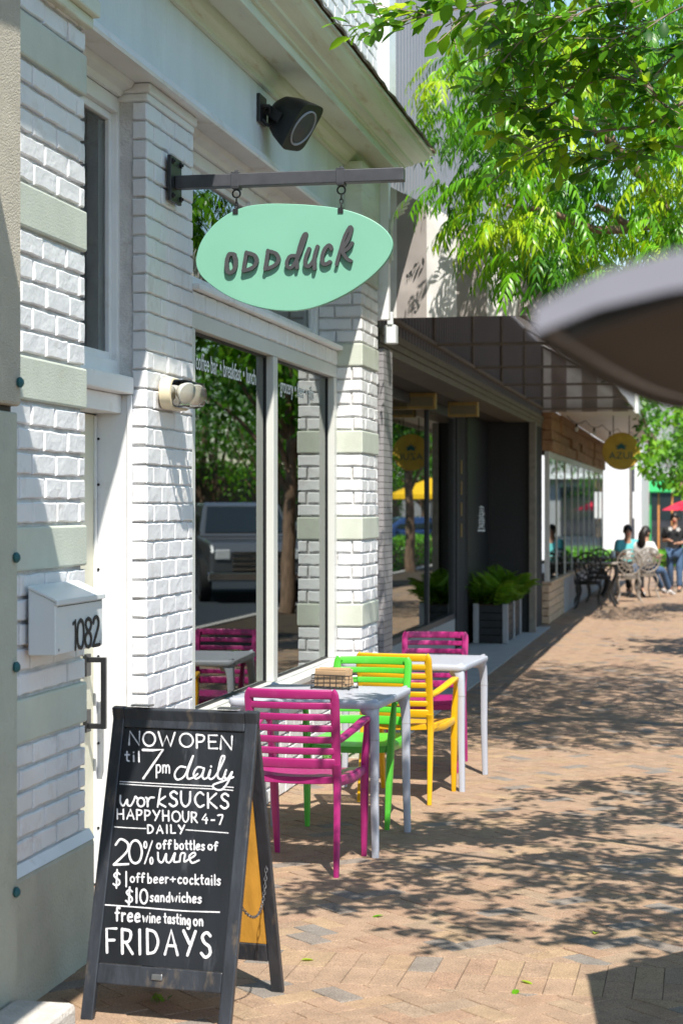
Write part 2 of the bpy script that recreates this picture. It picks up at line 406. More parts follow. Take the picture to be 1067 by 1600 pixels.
def brick_field(mb, P, U, V, Nn, W, H, bl=.205, bh=.0625, jt=.011, course=.083, depth=.014, start=0, half0=0, ch=.0048, mode='run', jit=.0025):
    """individually worn bricks on a wall: P corner, U along, V up, Nn outward"""
    P, U, V, Nn = Vector(P), Vector(U), Vector(V), Vector(Nn)
    rows = max(1, int(round(H / course))); cs = H / rows; bhh = cs - jt
    for r_ in range(rows):
        x = -bl * (.5 if (r_ + half0) % 2 else 0) - random.uniform(0, .01)
        while x < W - .015:
            L = bl * random.uniform(.96, 1.04)
            a, b = max(0, x + jt / 2), min(W, x + L - jt / 2)
            if x <= 0: a = 0
            if x + L > W - .02: b = W
            if b - a > .012:
                z0 = r_ * cs + jt / 2; z1 = z0 + bhh
                d = depth + random.uniform(-jit, jit)
                j = lambda q=.0035: random.uniform(-q, q)
                c = min(ch, (b - a) * .3)
                nx, nz = max(1, int(round((b - a) / .05))), 2
                # front grid slightly lumpy, chamfered rim, sides to the wall
                g = []
                for iz in range(nz + 1):
                    for ix in range(nx + 1):
                        uu = a + c + (b - a - 2 * c) * ix / nx; vv = z0 + c + (z1 - z0 - 2 * c) * iz / nz
                        g.append(P + U * (uu + j(.0015)) + V * (vv + j(.0025)) + Nn * (d + random.uniform(-.0009, .0007)))
                base = len(mb.v); mb.v += [tuple(q) for q in g]
                w1 = nx + 1
                for iz in range(nz):
                    for ix in range(nx):
                        k = base + iz * w1 + ix; mb.f.append((k, k + 1, k + 1 + w1, k + w1))
                loop = [base + i for i in range(w1)] + [base + i * w1 + nx for i in range(1, nz + 1)] + \
                       [base + nz * w1 + i for i in range(nx - 1, -1, -1)] + [base + i * w1 for i in range(nz - 1, 0, -1)]
                rim = []; rim2 = []
                cu, cv = (a + b) / 2, (z0 + z1) / 2
                for q in loop:
                    p = Vector(mb.v[q]) - P; uu, vv = p.dot(U), p.dot(V)
                    su = 1 if uu > cu else -1; sv = 1 if vv > cv else -1
                    eu = uu + (su * c if abs(abs(uu - cu) - (b - a) / 2 + c) < .003 else 0)
                    ev = vv + (sv * c if abs(abs(vv - cv) - (z1 - z0) / 2 + c) < .004 else 0)
                    rim.append(len(mb.v)); mb.v.append(tuple(P + U * eu + V * ev + Nn * (d - c)))
                for q in rim:
                    p = Vector(mb.v[q]) - P; p = p - Nn * p.dot(Nn)
                    rim2.append(len(mb.v)); mb.v.append(tuple(P + p - Nn * .003))
                k = len(loop)
                for i in range(k):
                    i2 = (i + 1) % k
                    mb.f.append((loop[i], rim[i], rim[i2], loop[i2])); mb.f.append((rim[i], rim2[i], rim2[i2], rim[i2]))
            x += L

def spline(pts, k=8, closed=False):
    """Catmull-Rom through 2-D or 3-D points"""
    P = [Vector(p) for p in pts]; n = len(P); out = []
    rng_ = range(n if closed else n - 1)
    for i in rng_:
        p0 = P[(i - 1) % n] if closed else P[max(i - 1, 0)]; p1 = P[i]; p2 = P[(i + 1) % n]; p3 = P[(i + 2) % n] if closed else P[min(i + 2, n - 1)]
        for j in range(k):
            t_ = j / k
            out.append(.5 * ((2 * p1) + (p2 - p0) * t_ + (2 * p0 - 5 * p1 + 4 * p2 - p3) * t_ ** 2 + (3 * p1 - p0 - 3 * p2 + p3) * t_ ** 3))
    if not closed: out.append(P[-1])
    return out

def ribbon(mb, pts, width, n, thick, lift=0.0, ramp=.0003):
    """pen stroke: flat band with round ends lying on a plane of normal n"""
    P = [Vector(p) for p in pts]; q = [P[0]]
    for p in P[1:]:
        if (p - q[-1]).length > width * .12: q.append(p)
    if len(q) < 2: q.append(q[0] + Vector((0, 0, width * .15)))
    P = q; k = len(P); n = Vector(n).normalized(); L = []; Rr = []; h = width / 2
    for i in range(k):
        tg = (P[min(i + 1, k - 1)] - P[max(i - 1, 0)]).normalized(); s_ = n.cross(tg)
        hh = h * random.uniform(.92, 1.06)
        L.append(P[i] + s_ * hh); Rr.append(P[i] - s_ * hh)
    t0 = (P[1] - P[0]).normalized(); t1 = (P[-1] - P[-2]).normalized()
    cap0 = [P[0] + (n.cross(t0) * math.cos(a) - t0 * math.sin(a)) * h for a in (R(45), R(90), R(135))]
    cap1 = [P[-1] + (-n.cross(t1) * math.cos(a) + t1 * math.sin(a)) * h for a in (R(45), R(90), R(135))]
    top = [p + n * (thick + lift + ramp * (i % k) / k) for i, p in enumerate(L + Rr)]; bot = [p + n * lift for p in L + Rr]
    b = len(mb.v); mb.v += [tuple(p) for p in top + bot]
    o = 2 * k
    for i in range(k - 1):
        mb.f.append((b + i, b + k + i, b + k + i + 1, b + i + 1))
        mb.f.append((b + i, b + i + 1, b + o + i + 1, b + o + i)); mb.f.append((b + k + i + 1, b + k + i, b + o + k + i, b + o + k + i + 1))
    for cap, (i0, i1), rm_ in ((cap0, (0, k), 0), (cap1, (k + k - 1, k - 1), ramp)):
        cb = len(mb.v); mb.v += [tuple(p + n * (thick + lift + rm_)) for p in cap] + [tuple(p + n * lift) for p in cap]
        mb.f.append((b + i0, cb, cb + 1, cb + 2, b + i1))
        ring = [b + i0, cb, cb + 1, cb + 2, b + i1]; low = [b + o + i0, cb + 3, cb + 4, cb + 5, b + o + i1]
        for i in range(4): mb.f.append((ring[i + 1], ring[i], low[i], low[i + 1]))

def text_obj(name, s, size, origin, xdir, ydir, material, parent, extrude=.001, xscale=1.0, align='LEFT', spacing=1.0):
    cu = bpy.data.curves.new(name, 'FONT'); cu.body = s; cu.size = size; cu.extrude = extrude; cu.align_x = align; cu.space_character = spacing
    tmp = bpy.data.objects.new("text_tmp", cu); C.objects.link(tmp)
    bpy.context.view_layer.update()
    me = bpy.data.meshes.new_from_object(tmp.evaluated_get(bpy.context.evaluated_depsgraph_get()))
    bpy.data.objects.remove(tmp)
    xd = Vector(xdir).normalized(); yd = Vector(ydir).normalized(); zd = xd.cross(yd)
    mtx = Matrix(((xd.x * xscale, yd.x, zd.x, origin[0]), (xd.y * xscale, yd.y, zd.y, origin[1]), (xd.z * xscale, yd.z, zd.z, origin[2]), (0, 0, 0, 1)))
    me.transform(mtx); me.materials.clear(); me.name = name
    return link_mesh(name, me, material, parent)

def skin_mesh(name, verts, edges, radii, material, parent, sub=2):
    """one continuous surface grown round a skeleton"""
    me = bpy.data.meshes.new(name); me.from_pydata(verts, edges, [])
    o = bpy.data.objects.new(name, me); C.objects.link(o)
    sk = o.modifiers.new("skin", 'SKIN')
    for i, rr in enumerate(radii):
        me.skin_vertices[0].data[i].radius = rr if hasattr(rr, '__len__') else (rr, rr)
    me.skin_vertices[0].data[0].use_root = True
    sk.use_smooth_shade = True
    if sub:
        ss = o.modifiers.new("sub", 'SUBSURF'); ss.levels = sub; ss.render_levels = sub
    bpy.context.view_layer.update()
    me2 = bpy.data.meshes.new_from_object(o.evaluated_get(bpy.context.evaluated_depsgraph_get()))
    bpy.data.objects.remove(o)
    me2.name = name
    return link_mesh(name, me2, material, parent, smooth=True)

# ------------------------------------------------------------------ foliage
LEAF = {
 'broad': (np.array([(0, 0), (.22, .62), (.5, 1), (.78, .72), (1, 0)]), .10, .18),
 'narrow': (np.array([(0, 0), (.3, .95), (.62, .8), (1, 0)]), .05, .30),
 'quad': (np.array([(0, 0), (.45, 1), (1, 0)]), .0, .10),
}
def leaf_arrays(pos, dirs, nrm, L, W, kind, tint):
    """leaf blades as folded, drooping polygons -> vertices, faces, tint per face"""
    prof, fold, droop = LEAF[kind]
    n = len(pos)
    d = dirs / np.linalg.norm(dirs, axis=1, keepdims=True)
    s = np.cross(d, nrm); s /= (np.linalg.norm(s, axis=1, keepdims=True) + 1e-9)
    u = np.cross(s, d)
    V = []
    for tt, ww in prof:
        c = pos + d * (L * tt)[:, None] - u * (L * droop * tt * tt)[:, None]
        if ww == 0: V.append(c)
        else:
            V.append(c - s * (W * ww / 2)[:, None] + u * (W * fold)[:, None]); V.append(c)
            V.append(c + s * (W * ww / 2)[:, None] + u * (W * fold)[:, None])
    V = np.stack(V, 1); k = V.shape[1]; m_ = len(prof) - 2
    faces = []
    ids = [[1 + 3 * i, 2 + 3 * i, 3 + 3 * i] for i in range(m_)]
    faces += [(0, ids[0][0], ids[0][1]), (0, ids[0][1], ids[0][2])]
    for i in range(m_ - 1):
        a, b = ids[i], ids[i + 1]
        faces += [(a[0], b[0], b[1], a[1]), (a[1], b[1], b[2], a[2])]
    faces += [(ids[-1][0], k - 1, ids[-1][1]), (ids[-1][1], k - 1, ids[-1][2])]
    return V, faces, tint
def foliage(name, parts, material, parent, kind=None):
    """several leaf_arrays results as one crown mesh"""
    vs = []; loops = []; starts = []; totals = []; tints = []; off = 0; ls = 0
    for V, faces, tint in parts:
        n, k, _ = V.shape
        vs.append(V.reshape(-1, 3)); base = off + np.arange(n) * k
        per = sum(len(f) for f in faces)
        lo = np.concatenate([np.array(f) for f in faces])
        loops.append((base[:, None] + lo[None, :]).reshape(-1))
        tt = np.array([len(f) for f in faces]); totals.append(np.tile(tt, n))
        tints.append(np.repeat(tint, len(faces)))
        off += n * k
    vs = np.concatenate(vs); loops = np.concatenate(loops); totals = np.concatenate(totals); tints = np.concatenate(tints)
    starts = np.concatenate([[0], np.cumsum(totals)[:-1]])
    me = bpy.data.meshes.new(name)
    me.vertices.add(len(vs)); me.vertices.foreach_set("co", vs.astype(np.float32).ravel())
    me.loops.add(len(loops)); me.loops.foreach_set("vertex_index", loops.astype(np.int32))
    me.polygons.add(len(totals)); me.polygons.foreach_set("loop_start", starts.astype(np.int32))
    try: me.polygons.foreach_set("loop_total", totals.astype(np.int32))
    except Exception: pass
    me.update(calc_edges=True); me.validate()
    a = me.attributes.new("tint", 'FLOAT', 'FACE')
    a.data.foreach_set("value", tints.astype(np.float32)[:len(me.polygons)])
    return link_mesh(name, me, material, parent, kind=kind)
def unit(n):
    v = rng.normal(size=(n, 3)); return v / np.linalg.norm(v, axis=1, keepdims=True)
# ================================================================== building helpers
WORLD = set()
_link0 = link_mesh
def link_mesh(name, me, material, parent=None, smooth=False, bevel=0, kind=None, label=None):
    o = _link0(name, me, material, parent, smooth, bevel, kind, label)
    if parent is not None and parent.name in WORLD:
        o.matrix_parent_inverse = parent.matrix_basis.inverted()
    return o
def place(name, label, cat, loc, group=None):
    """a thing whose parts are given in world coordinates"""
    o = thing(name, label, cat, loc, 0, group); WORLD.add(o.name); return o
def bx(name, m, parent, *b, bevel=.003, **k):
    return MB().box(*b).build(name, M[m], parent, bevel=bevel, **k)

# ================================================================== ground
MB().box(-60, 90, -40, 260, -.30, -.13).build('ground', M['asphalt'], kind='structure')
MB().box(-3.6, 2.2, -6, 16, -.129, -.006).box(-3.6, .4, 16, 60, -.129, -.006).build('pavement', M['dirt'], kind='structure')
MB().box(.405, 1.9, 16.155, 60, -.129, -.02).build('planting_bed', M['soil'], kind='structure')
MB().box(2.205, 2.36, -6, 16.15, -.129, .004).box(1.905, 2.05, 16.15, 60, -.129, .004).box(.41, 2.205, 16.0, 16.15, -.129, .004).build('kerb', M['kerb'], kind='structure', bevel=.012)
MB().box(-12, 1.8, 60.2, 80, -.129, -.02).build('lawn', M['grass'], kind='structure')
def clip(poly, ax, val, keep_less):
    out = []
    for i in range(len(poly)):
        a, b = poly[i], poly[(i + 1) % len(poly)]
        ina = (a[ax] <= val) == keep_less; inb = (b[ax] <= val) == keep_less
        if ina: out.append(a)
        if ina != inb:
            t_ = (val - a[ax]) / (b[ax] - a[ax]); out.append((a[0] + (b[0] - a[0]) * t_, a[1] + (b[1] - a[1]) * t_))
    return out
pv, pf, ptint = [], [], []
def paver(poly, tint):
    if len(poly) < 3: return
    cx = sum(p[0] for p in poly) / len(poly); cy = sum(p[1] for p in poly) / len(poly)
    ar = abs(sum(poly[i][0] * poly[(i + 1) % len(poly)][1] - poly[(i + 1) % len(poly)][0] * poly[i][1] for i in range(len(poly)))) / 2
    if ar < .0006: return
    def shrink(d):
        o = []
        for p in poly:
            v = Vector((p[0] - cx, p[1] - cy)); l = v.length
            o.append((cx + v.x * max(0, l - d * 1.35) / l, cy + v.y * max(0, l - d * 1.35) / l))
        return o
    b = len(pv); k = len(poly)
    dz = random.uniform(-.0018, .0012)
    pv.extend((x, y, dz + random.uniform(-.0008, .0008)) for x, y in shrink(.0042))
    pv.extend((x, y, dz - .0032) for x, y in shrink(.0012)); pv.extend((x, y, -.008) for x, y in shrink(.0012))
    pf.append(tuple(b + i for i in range(k)))
    for q in (0, k):
        for i in range(k): pf.append((b + q + i, b + q + k + i, b + q + k + (i + 1) % k, b + q + (i + 1) % k))
    ptint.extend([tint] * (1 + 2 * k))
def ptone():
    return random.uniform(0, .14) if random.random() < .075 else random.uniform(.18, 1)
bands = [(6.20, 6.64), (15.2, 15.64), (24.4, 24.84), (33.6, 34.04)]
zones = [(3.2, 6.20), (6.64, 15.2), (15.64, 24.4), (24.84, 33.6), (34.04, 60)]
XL, XR = -3.55, 2.2
for (a, b) in bands:
    for rrow in (0, 1):
        y0 = a + rrow * .22; x = XL
        while x < (XR if a < 16 else .35):
            paver([(x, y0), (min(x + .1, XR), y0), (min(x + .1, XR), y0 + .22), (x, y0 + .22)], ptone()); x += .1
wv = .094
for (a, b) in zones:
    big = 1.0 if a < 30 else 1.6
    w_ = wv * big; cs = math.sqrt(.5)
    ymid = (a + b) / 2; ext = int(((b - a) + (XR - XL)) / w_ * .75) + 4
    for i in range(-ext, ext):
        for j in range(-ext, ext):
            d = (i - j) % 4
            if d == 0: q = [(i, j), (i + 2, j), (i + 2, j + 1), (i, j + 1)]
            elif d == 3: q = [(i, j), (i + 1, j), (i + 1, j + 2), (i, j + 2)]
            else: continue
            q = [((x - y) * cs * w_ - .6, (x + y) * cs * w_ + ymid) for x, y in q]
            ys = [p[1] for p in q]; xs = [p[0] for p in q]
            if max(ys) < a or min(ys) > b or max(xs) < XL or min(xs) > XR: continue
            if min(ys) < a: q = clip(q, 1, a, False)
            if max(ys) > b: q = clip(q, 1, b, True)
            if min(xs) < XL and q: q = clip(q, 0, XL, False)
            if max(xs) > XR and q: q = clip(q, 0, XR, True)
            if q and not (q[0][1] > 16 and q[0][0] > .38): paver(q, ptone())
me = bpy.data.meshes.new('sidewalk'); me.from_pydata(pv, [], pf); me.update()
at = me.attributes.new("tint", 'FLOAT', 'FACE'); at.data.foreach_set("value", np.array(ptint, np.float32))
link_mesh('sidewalk', me, M['pavers'], kind='structure')

# ================================================================== cafe
XW, XP = -2.39, -2.23          # main wall face, pilaster face
X1, Y1, Z1 = Vector((1, 0, 0)), Vector((0, 1, 0)), Vector((0, 0, 1))
cafe = place('cafe_building', 'white painted brick cafe front with sage green bands and deep moulded cornice', 'building', (-4.5, 9, 0))
BANDS = [.860, 1.432, 2.003, 2.578, 3.148]; BH = .160
def pilaster(y0, y1, name):
    core = MB().box(-3.0, XP - .014, y0 + .014, y1 - .014, 0, 3.5).build(name, M['mortar'], cafe)
    zs = [.47] + [z for b in BANDS for z in (b, b + BH)] + [3.47]
    dep = y1 - y0
    for i in range(0, len(zs), 2):
        a, b = zs[i], zs[i + 1]; h = b - a; mb = MB()
        n = max(1, round(h / .083))
        brick_field(mb, (XP - .014, y0 + .004, a), Y1, Z1, X1, dep - .008, h, start=0, half0=i // 2, course=h / n, bl=.232, jt=.014)
        brick_field(mb, (-2.52, y0 + .014, a), X1, Z1, -Y1, 2.52 + XP - .002, h, half0=i // 2 + 1, course=h / n, bl=.232, jt=.014)
        brick_field(mb, (XP - .002, y1 - .014, a), -X1, Z1, Y1, .28, h, half0=i // 2 + 1, course=h / n, bl=.232, jt=.014)
        mb.build('brickwork', M['white_brick'], core)
    for z in BANDS: MB().box(-2.6, XP + .006, y0 - .006, y1 + .006, z + .006, z + BH - .006).build('green_band', M['green_band'], core, bevel=.008)
    MB().box(-2.6, XP + .03, y0 - .02, y1 + .025, -.02, .44).build('base_block', M['base_stucco'], core, bevel=.015)
    MB().prism([(-2.6, y0 - .02, .44), (XP + .03, y0 - .02, .44), (XP + .002, y0 - .002, .47), (-2.6, y0 - .002, .47)], (0, y1 - y0 + .04, 0)).build('base_ledge', M['white_wood'], core)
    cap = MB()
    cap.box(-2.6, XP + .03, y0 - .01, y1 + .008, 3.40, 3.44)
    cap.box(-2.6, XP + .055, y0 - .02, y1 + .015, 3.44, 3.50)
    cap.build('capital', M['cornice'], core, bevel=.006)
    return core
pilaster(5.60, 6.36, 'pilaster')
pilaster(11.80, 12.40, 'pilaster')

# brick pier between door and window
P2a, P2b = 7.62, 8.345
pier = MB().box(-2.80, XW - .012, P2a + .012, P2b - .004, 0, 3.42).build('brick_pier', M['mortar'], cafe)
mb = MB()
brick_field(mb, (XW - .012, P2a + .004, 0), Y1, Z1, X1, P2b - P2a - .008, 3.42, bl=.215, depth=.012, jt=.009)
brick_field(mb, (-2.458, P2a + .012, 0), X1, Z1, -Y1, .066, 3.42, bl=.25, depth=.012, jt=.009)
mb.build('brickwork', M['white_brick'], pier)
MB().box(-2.80, XW + .006, P2a - .004, P2b + .003, 3.42, 3.455).box(-2.80, XW + .018, P2a - .01, P2b + .01, 3.455, 3.499).build('capital', M['white_wood'], pier, bevel=.008)

# low brick wall under the window and lintel band above it
low = MB().box(-2.80, XW - .014, P2b, 11.80, 0, .60).build('low_wall', M['mortar'], cafe)
mb = MB(); brick_field(mb, (XW - .014, P2b, 0), Y1, Z1, X1, 11.80 - P2b, .60, bl=.215)
mb.build('brickwork', M['white_brick'], low)
lin = MB().box(-2.62, XW - .010, P2b - .002, 11.80, 2.585, 2.68).build('lintel', M['mortar'], cafe)
mb = MB(); brick_field(mb, (XW - .010, P2b, 2.585), Y1, Z1, X1, 11.80 - P2b, .10, bl=.22, course=.10, depth=.010)
mb.build('brickwork', M['white_brick'], lin)
MB().box(-2.66, XW + .035, P2b - .003, 11.80, 2.685, 2.715).build('ledge', M['white_wood'], lin, bevel=.006)

# storefront window
GX = -2.445
win = MB()
win.box(-2.50, -2.395, P2b + .003, 11.797, .60, .665)            # bottom frame
win.box(-2.50, -2.395, P2b + .003, 11.797, 2.505, 2.582)         # head
for a, b in ((P2b + .003, P2b + .055), (10.00, 10.10), (11.70, 11.797)): win.box(-2.50, -2.3945, a, b, .667, 2.503)
win = win.build('shop_window', M['window_alu'], cafe, bevel=.003)
MB().prism([(-2.394, P2b + .01, .655), (-2.34, P2b + .01, .640), (-2.34, P2b + .01, .606), (-2.394, P2b + .01, .606)], (0, 11.79 - P2b - .02, 0)).build('sill', M['window_alu'], win, bevel=.003)
for (a, b) in ((P2b + .055, 10.00), (10.10, 11.70)):
    g = MB()
    for s in ((a, a + .009, .667, 2.503), (b - .009, b, .667, 2.503), (a + .009, b - .009, .667, .676), (a + .009, b - .009, 2.494, 2.503)):
        g.box(-2.456, -2.436, s[0] + .0005, s[1] - .0005, s[2], s[3])
    g.build('gasket', M['black_gasket'], win)
    MB().box(GX - .006, GX, a + .006, b - .006, .672, 2.498).build('pane', M['glass'], win)
for y_, xs_, words in ((8.575, .80, ('coffee bar', '•', 'breakfast', '•', 'lunch')), (10.37, .86, ('grocery', '•', 'beer', '•', 'gifts'))):
    for s_ in words:
        q = text_obj('window_lettering', s_, .125, (GX + .002, y_, 2.325), Y1, Z1, M['letter_white'], win, .0006, xs_)
        y_ = max(v.co.y for v in q.data.vertices) + .040

# door bay: jamb, door leaf, head, transom window
dj = MB()
dj.box(-2.62, -2.458, P2a - .012, P2a + .012, 0, 2.14)            # jamb facing the camera
dj.box(-2.66, -2.50, 6.35, P2a - .013, 2.06, 2.14)                # head
dj.box(-2.475, -2.452, P2a - .026, P2a - .012, 0, 2.14)
dj = dj.build('door_frame', M['white_wood'], cafe, bevel=.004)
for z in (.25, .62, 1.0, 1.38, 1.75, 1.95): MB().lathe([(.006, 0), (.006, .004)], (-2.607, P2a - .012, z), 8, (0, -1, 0)).build('screw', M['black_gasket'], dj)
door = MB().box(-2.665, -2.622, 6.45, 7.60, .01, 2.055).build('door', M['cream'], cafe, bevel=.004)
MB().box(-2.621, -2.6185, 6.60, 7.36, .3, 1.9).build('door_pane', M['glass_dark'], door)
MB().box(-2.6215, -2.612, 7.585, 7.5995, .012, 2.05).build('edge_strip', M['white_wood'], door)
h = MB(); hy = 7.475
h.box(-2.622, -2.605, hy - .03, hy + .03, .925, 1.02).box(-2.622, -2.605, hy - .03, hy + .03, .685, .78)
h.box(-2.605, -2.55, hy - .011, hy + .011, .985, 1.007).box(-2.605, -2.55, hy - .011, hy + .011, .70, .722)
h.box(-2.549, -2.527, hy - .011, hy + .011, .70, 1.007)
h.build('door_handle', M['black_metal'], door, bevel=.002)
def transom(y0, y1, z0, z1, name):
    f = MB(); X0, Xf = -2.60, -2.52; wd = .07
    f.box(X0, Xf, y0, y0 + wd, z0, z1).box(X0, Xf, y1 - wd, y1, z0, z1).box(X0, Xf, y0 + wd, y1 - wd, z0, z0 + wd).box(X0, Xf, y0 + wd, y1 - wd, z1 - wd, z1)
    f = f.build(name, M['white_wood'], cafe, bevel=.006)
    g = MB(); a = .035
    g.box(-2.585, -2.545, y0 + wd, y0 + wd + a, z0 + wd, z1 - wd).box(-2.585, -2.545, y1 - wd - a, y1 - wd, z0 + wd, z1 - wd)
    g.box(-2.585, -2.545, y0 + wd + a, y1 - wd - a, z0 + wd, z0 + wd + a).box(-2.585, -2.545, y0 + wd + a, y1 - wd - a, z1 - wd - a, z1 - wd)
    g.build('sash', M['white_wood'], f, bevel=.005)
    MB().box(-2.572, -2.566, y0 + wd + .02, y1 - wd - .02, z0 + wd + .02, z1 - wd - .02).build('pane', M['glass_clear'], f)
    return f
transom(6.37, P2a + .06, 2.22, 3.44, 'transom_window')
MB().box(-2.66, -2.448, 6.355, P2a - .001, 2.142, 2.218).build('transom_sill', M['white_wood'], cafe, bevel=.008)
transom(P2b, 10.04, 2.716, 3.44, 'transom_window')
transom(10.05, 11.80, 2.716, 3.44, 'transom_window')
MB().box(-2.662, -2.648, 6.46, 7.62, 2.30, 3.40).build('pale_transom_sheet', M['white_wood'], cafe)  # white sheet added behind the pane to lighten the dark transom glass
# soffit board and its crown strips under the frieze
sf = MB().box(-2.75, -2.345, 5.4, 12.40, 3.500, 3.52).build('soffit', M['white_wood'], cafe)
cr = MB()
for (a, b) in ((6.38, 7.60), (8.37, 11.79)):
    cr.prism([(-2.52, a, 3.499), (-2.44, a, 3.499), (-2.455, a, 3.475), (-2.49, a, 3.462), (-2.50, a, 3.44), (-2.52, a, 3.44)], (0, b - a, 0))
cr.build('crown_strip', M['white_wood'], sf)
fz = MB().box(-2.75, -2.345, 3.2, 12.40, 3.521, 4.15).build('frieze', M['frieze'], cafe)
fm = MB()
fm.prism([(-2.345, 3.2, 3.492), (-2.318, 3.2, 3.492), (-2.312, 3.2, 3.505), (-2.322, 3.2, 3.520), (-2.330, 3.2, 3.545), (-2.3445, 3.2, 3.556)], (0, 9.2, 0))
fm.build('frieze_mould', M['white_wood'], fz)
for (a, b) in ((5.58, 6.38), (11.78, 12.42)):
    MB().box(-2.344, XP + .01, a, b, 3.503, 3.93).build('frieze_block', M['cornice'], fz, bevel=.006)
# nested ogee console at the far end
cs_ = MB()
for i in range(4):
    w0 = .012 * i
    pts = [(-2.36 + .22 - w0 * 1.6, 3.36 - .02 * i), (-2.36 + .22 - w0 * 1.6, 3.62 - .03 * i), (-2.36 + .28 - w0 * 1.6, 3.74 - .03 * i), (-2.36 + .36 - w0 * 1.6, 3.79 - .03 * i)]
    cs_.tube([(x, 12.44 + .012 * i, z) for x, z in spline([(a, b, 0) for a, b in pts], 5) for _ in (0,)] if False else [(q.x, 12.44 + .012 * i, q.y) for q in spline([(a, b, 0) for a, b in pts], 5)], .011, 6)
cs_.build('console_scroll', M['cornice'], fz, smooth=True)
MB().box(-2.62, -2.16, 12.425, 12.50, 2.95, 3.93).build('end_board', M['white_wood'], fz, bevel=.004)

def profile_run(name, prof, xb, y0, y1, xret, m, parent):
    mb = MB(); k = len(prof)
    for e, z in prof: mb.v.append((xb + e, y0, z))
    for e, z in prof: mb.v.append((xb + e, y1 + e, z))
    for e, z in prof: mb.v.append((xret, y1 + e, z))
    for s_ in (0, k):
        for i in range(k - 1): mb.f.append((s_ + i, s_ + k + i, s_ + k + i + 1, s_ + i + 1))
    return mb.build(name, M[m], parent)
prof = [(0, 3.905), (.022, 3.905), (.024, 3.925), (.035, 3.94), (.055, 3.958), (.07, 3.985), (.072, 4.0), (.205, 4.0), (.205, 3.978), (.225, 3.978), (.225, 4.03), (.24, 4.032), (.242, 4.045),
        (.262, 4.056), (.285, 4.06), (.29, 4.075), (.315, 4.085), (.345, 4.10), (.372, 4.125), (.386, 4.15), (.402, 4.152), (.402, 4.168)]
prof = [(e * 1.08, z) for e, z in prof]
co = profile_run('cornice', prof, -2.344, 3.2, 12.42, -2.9, 'cornice', cafe)
fl = MB(); k = 0
ys = [3.2 + .1 * i for i in range(96)]
vs = []
for y in ys:
    jx = random.uniform(-.005, .007); jz = random.uniform(-.004, .005)
    vs += [(-1.895 + jx, min(y, 12.72) , 4.169 + jz), (-1.89 + jx, min(y, 12.72), 4.182 + jz), (-2.26, min(y, 12.72), 4.26)]
n_ = len(ys)
fl.v = vs
for i in range(n_ - 1):
    for j in (0, 1): fl.f.append((3 * i + j, 3 * i + 3 + j, 3 * i + 4 + j, 3 * i + 1 + j))
fl.build('roof_edge', M['flashing'], co)
MB().prism([(-1.892, 12.72, 4.169), (-1.892, 12.86, 4.169), (-2.9, 12.86, 4.169), (-2.9, 12.72, 4.169)], (0, 0, .012)).build('roof_edge', M['flashing'], co)
# brick parapet above the cornice
par = MB().box(-2.8, -2.252, 3.2, 12.46, 4.1, 7.0).build('parapet', M['mortar'], cafe)
mb = MB(); brick_field(mb, (-2.252, 8.6, 4.16), Y1, Z1, X1, 3.86, 2.49, bl=.215, jt=.010, depth=.012)
mb.build('brickwork', M['white_brick'], par)
MB().box(-2.9, -2.165, 12.48, 12.75, 4.20, 7.4).build('end_pier', M['white_wood'], par, bevel=.004)
# the room behind the glass
rm = MB()
rm.box(-8, -2.8, 6.3, 12.5, -.02, .02)
rm = rm.build('interior_floor', M['interior_floor'], cafe)
MB().box(-8.1, -8, 6.3, 12.5, .02, 3.5).box(-8, -2.85, 6.2, 6.3, .02, 3.5).box(-8, -2.85, 12.41, 12.5, .02, 3.5).build('interior_wall', M['interior_wall'], cafe)
MB().box(-8, -2.7, 6.3, 12.4, 3.45, 3.499).build('ceiling', M['interior_wall'], cafe)
for y in (8.6, 9.5, 10.6, 11.4): MB().box(-2.80, -2.64, y, y + .01, 2.8, 3.4).build('transom_blind', M['white_wood'], cafe)

# ================================================================== left neighbour
lb = place('stucco_building', 'rough beige stucco wall corner with blue bolt heads beside the banded pilaster', 'building', (-3, 4, 0))
MB().box(-6, -2.172, -3, 5.545, -.02, 1.955).build('lower_wall', M['base_stucco'], lb, bevel=.006)
MB().box(-6, -2.16, -3, 5.55, 1.975, 7).build('wall', M['beige_stucco'], lb, bevel=.012)
MB().box(-6, -2.19, -3, 5.53, 1.95, 1.98).build('joint', M['dirt'], lb)
for z in (2.05, 1.49, 1.14, .42):
    MB().lathe([(.004, 0), (.016, .002), (.018, .010), (.010, .018), (.002, .020)], (-2.172 if z < 1.95 else -2.16, 5.515, z), 10, (1, 0, 0)).build('bolt_head', M['teal_paint'], lb, smooth=True)
aw = place('canopy', 'flat grey canopy on the beige stucco building', 'canopy', (-1.7, 2, 3.8))
MB().box(-2.155, -1.06, -1, 4.60, 3.78, 3.86).build('canopy_deck', M['grey_wall'], aw, bevel=.005)
MB().box(-2.155, -1.06, -1, 4.60, 3.861, 3.90).build('canopy_edge', M['grey_metal'], aw)
sl = MB().box(-2.17, -1.955, 4.7, 5.50, -.004, .085).build('stone_step', M['concrete'], None, bevel=.02)
tag(sl, 'rough pale concrete step at the foot of the stucco wall', 'step')

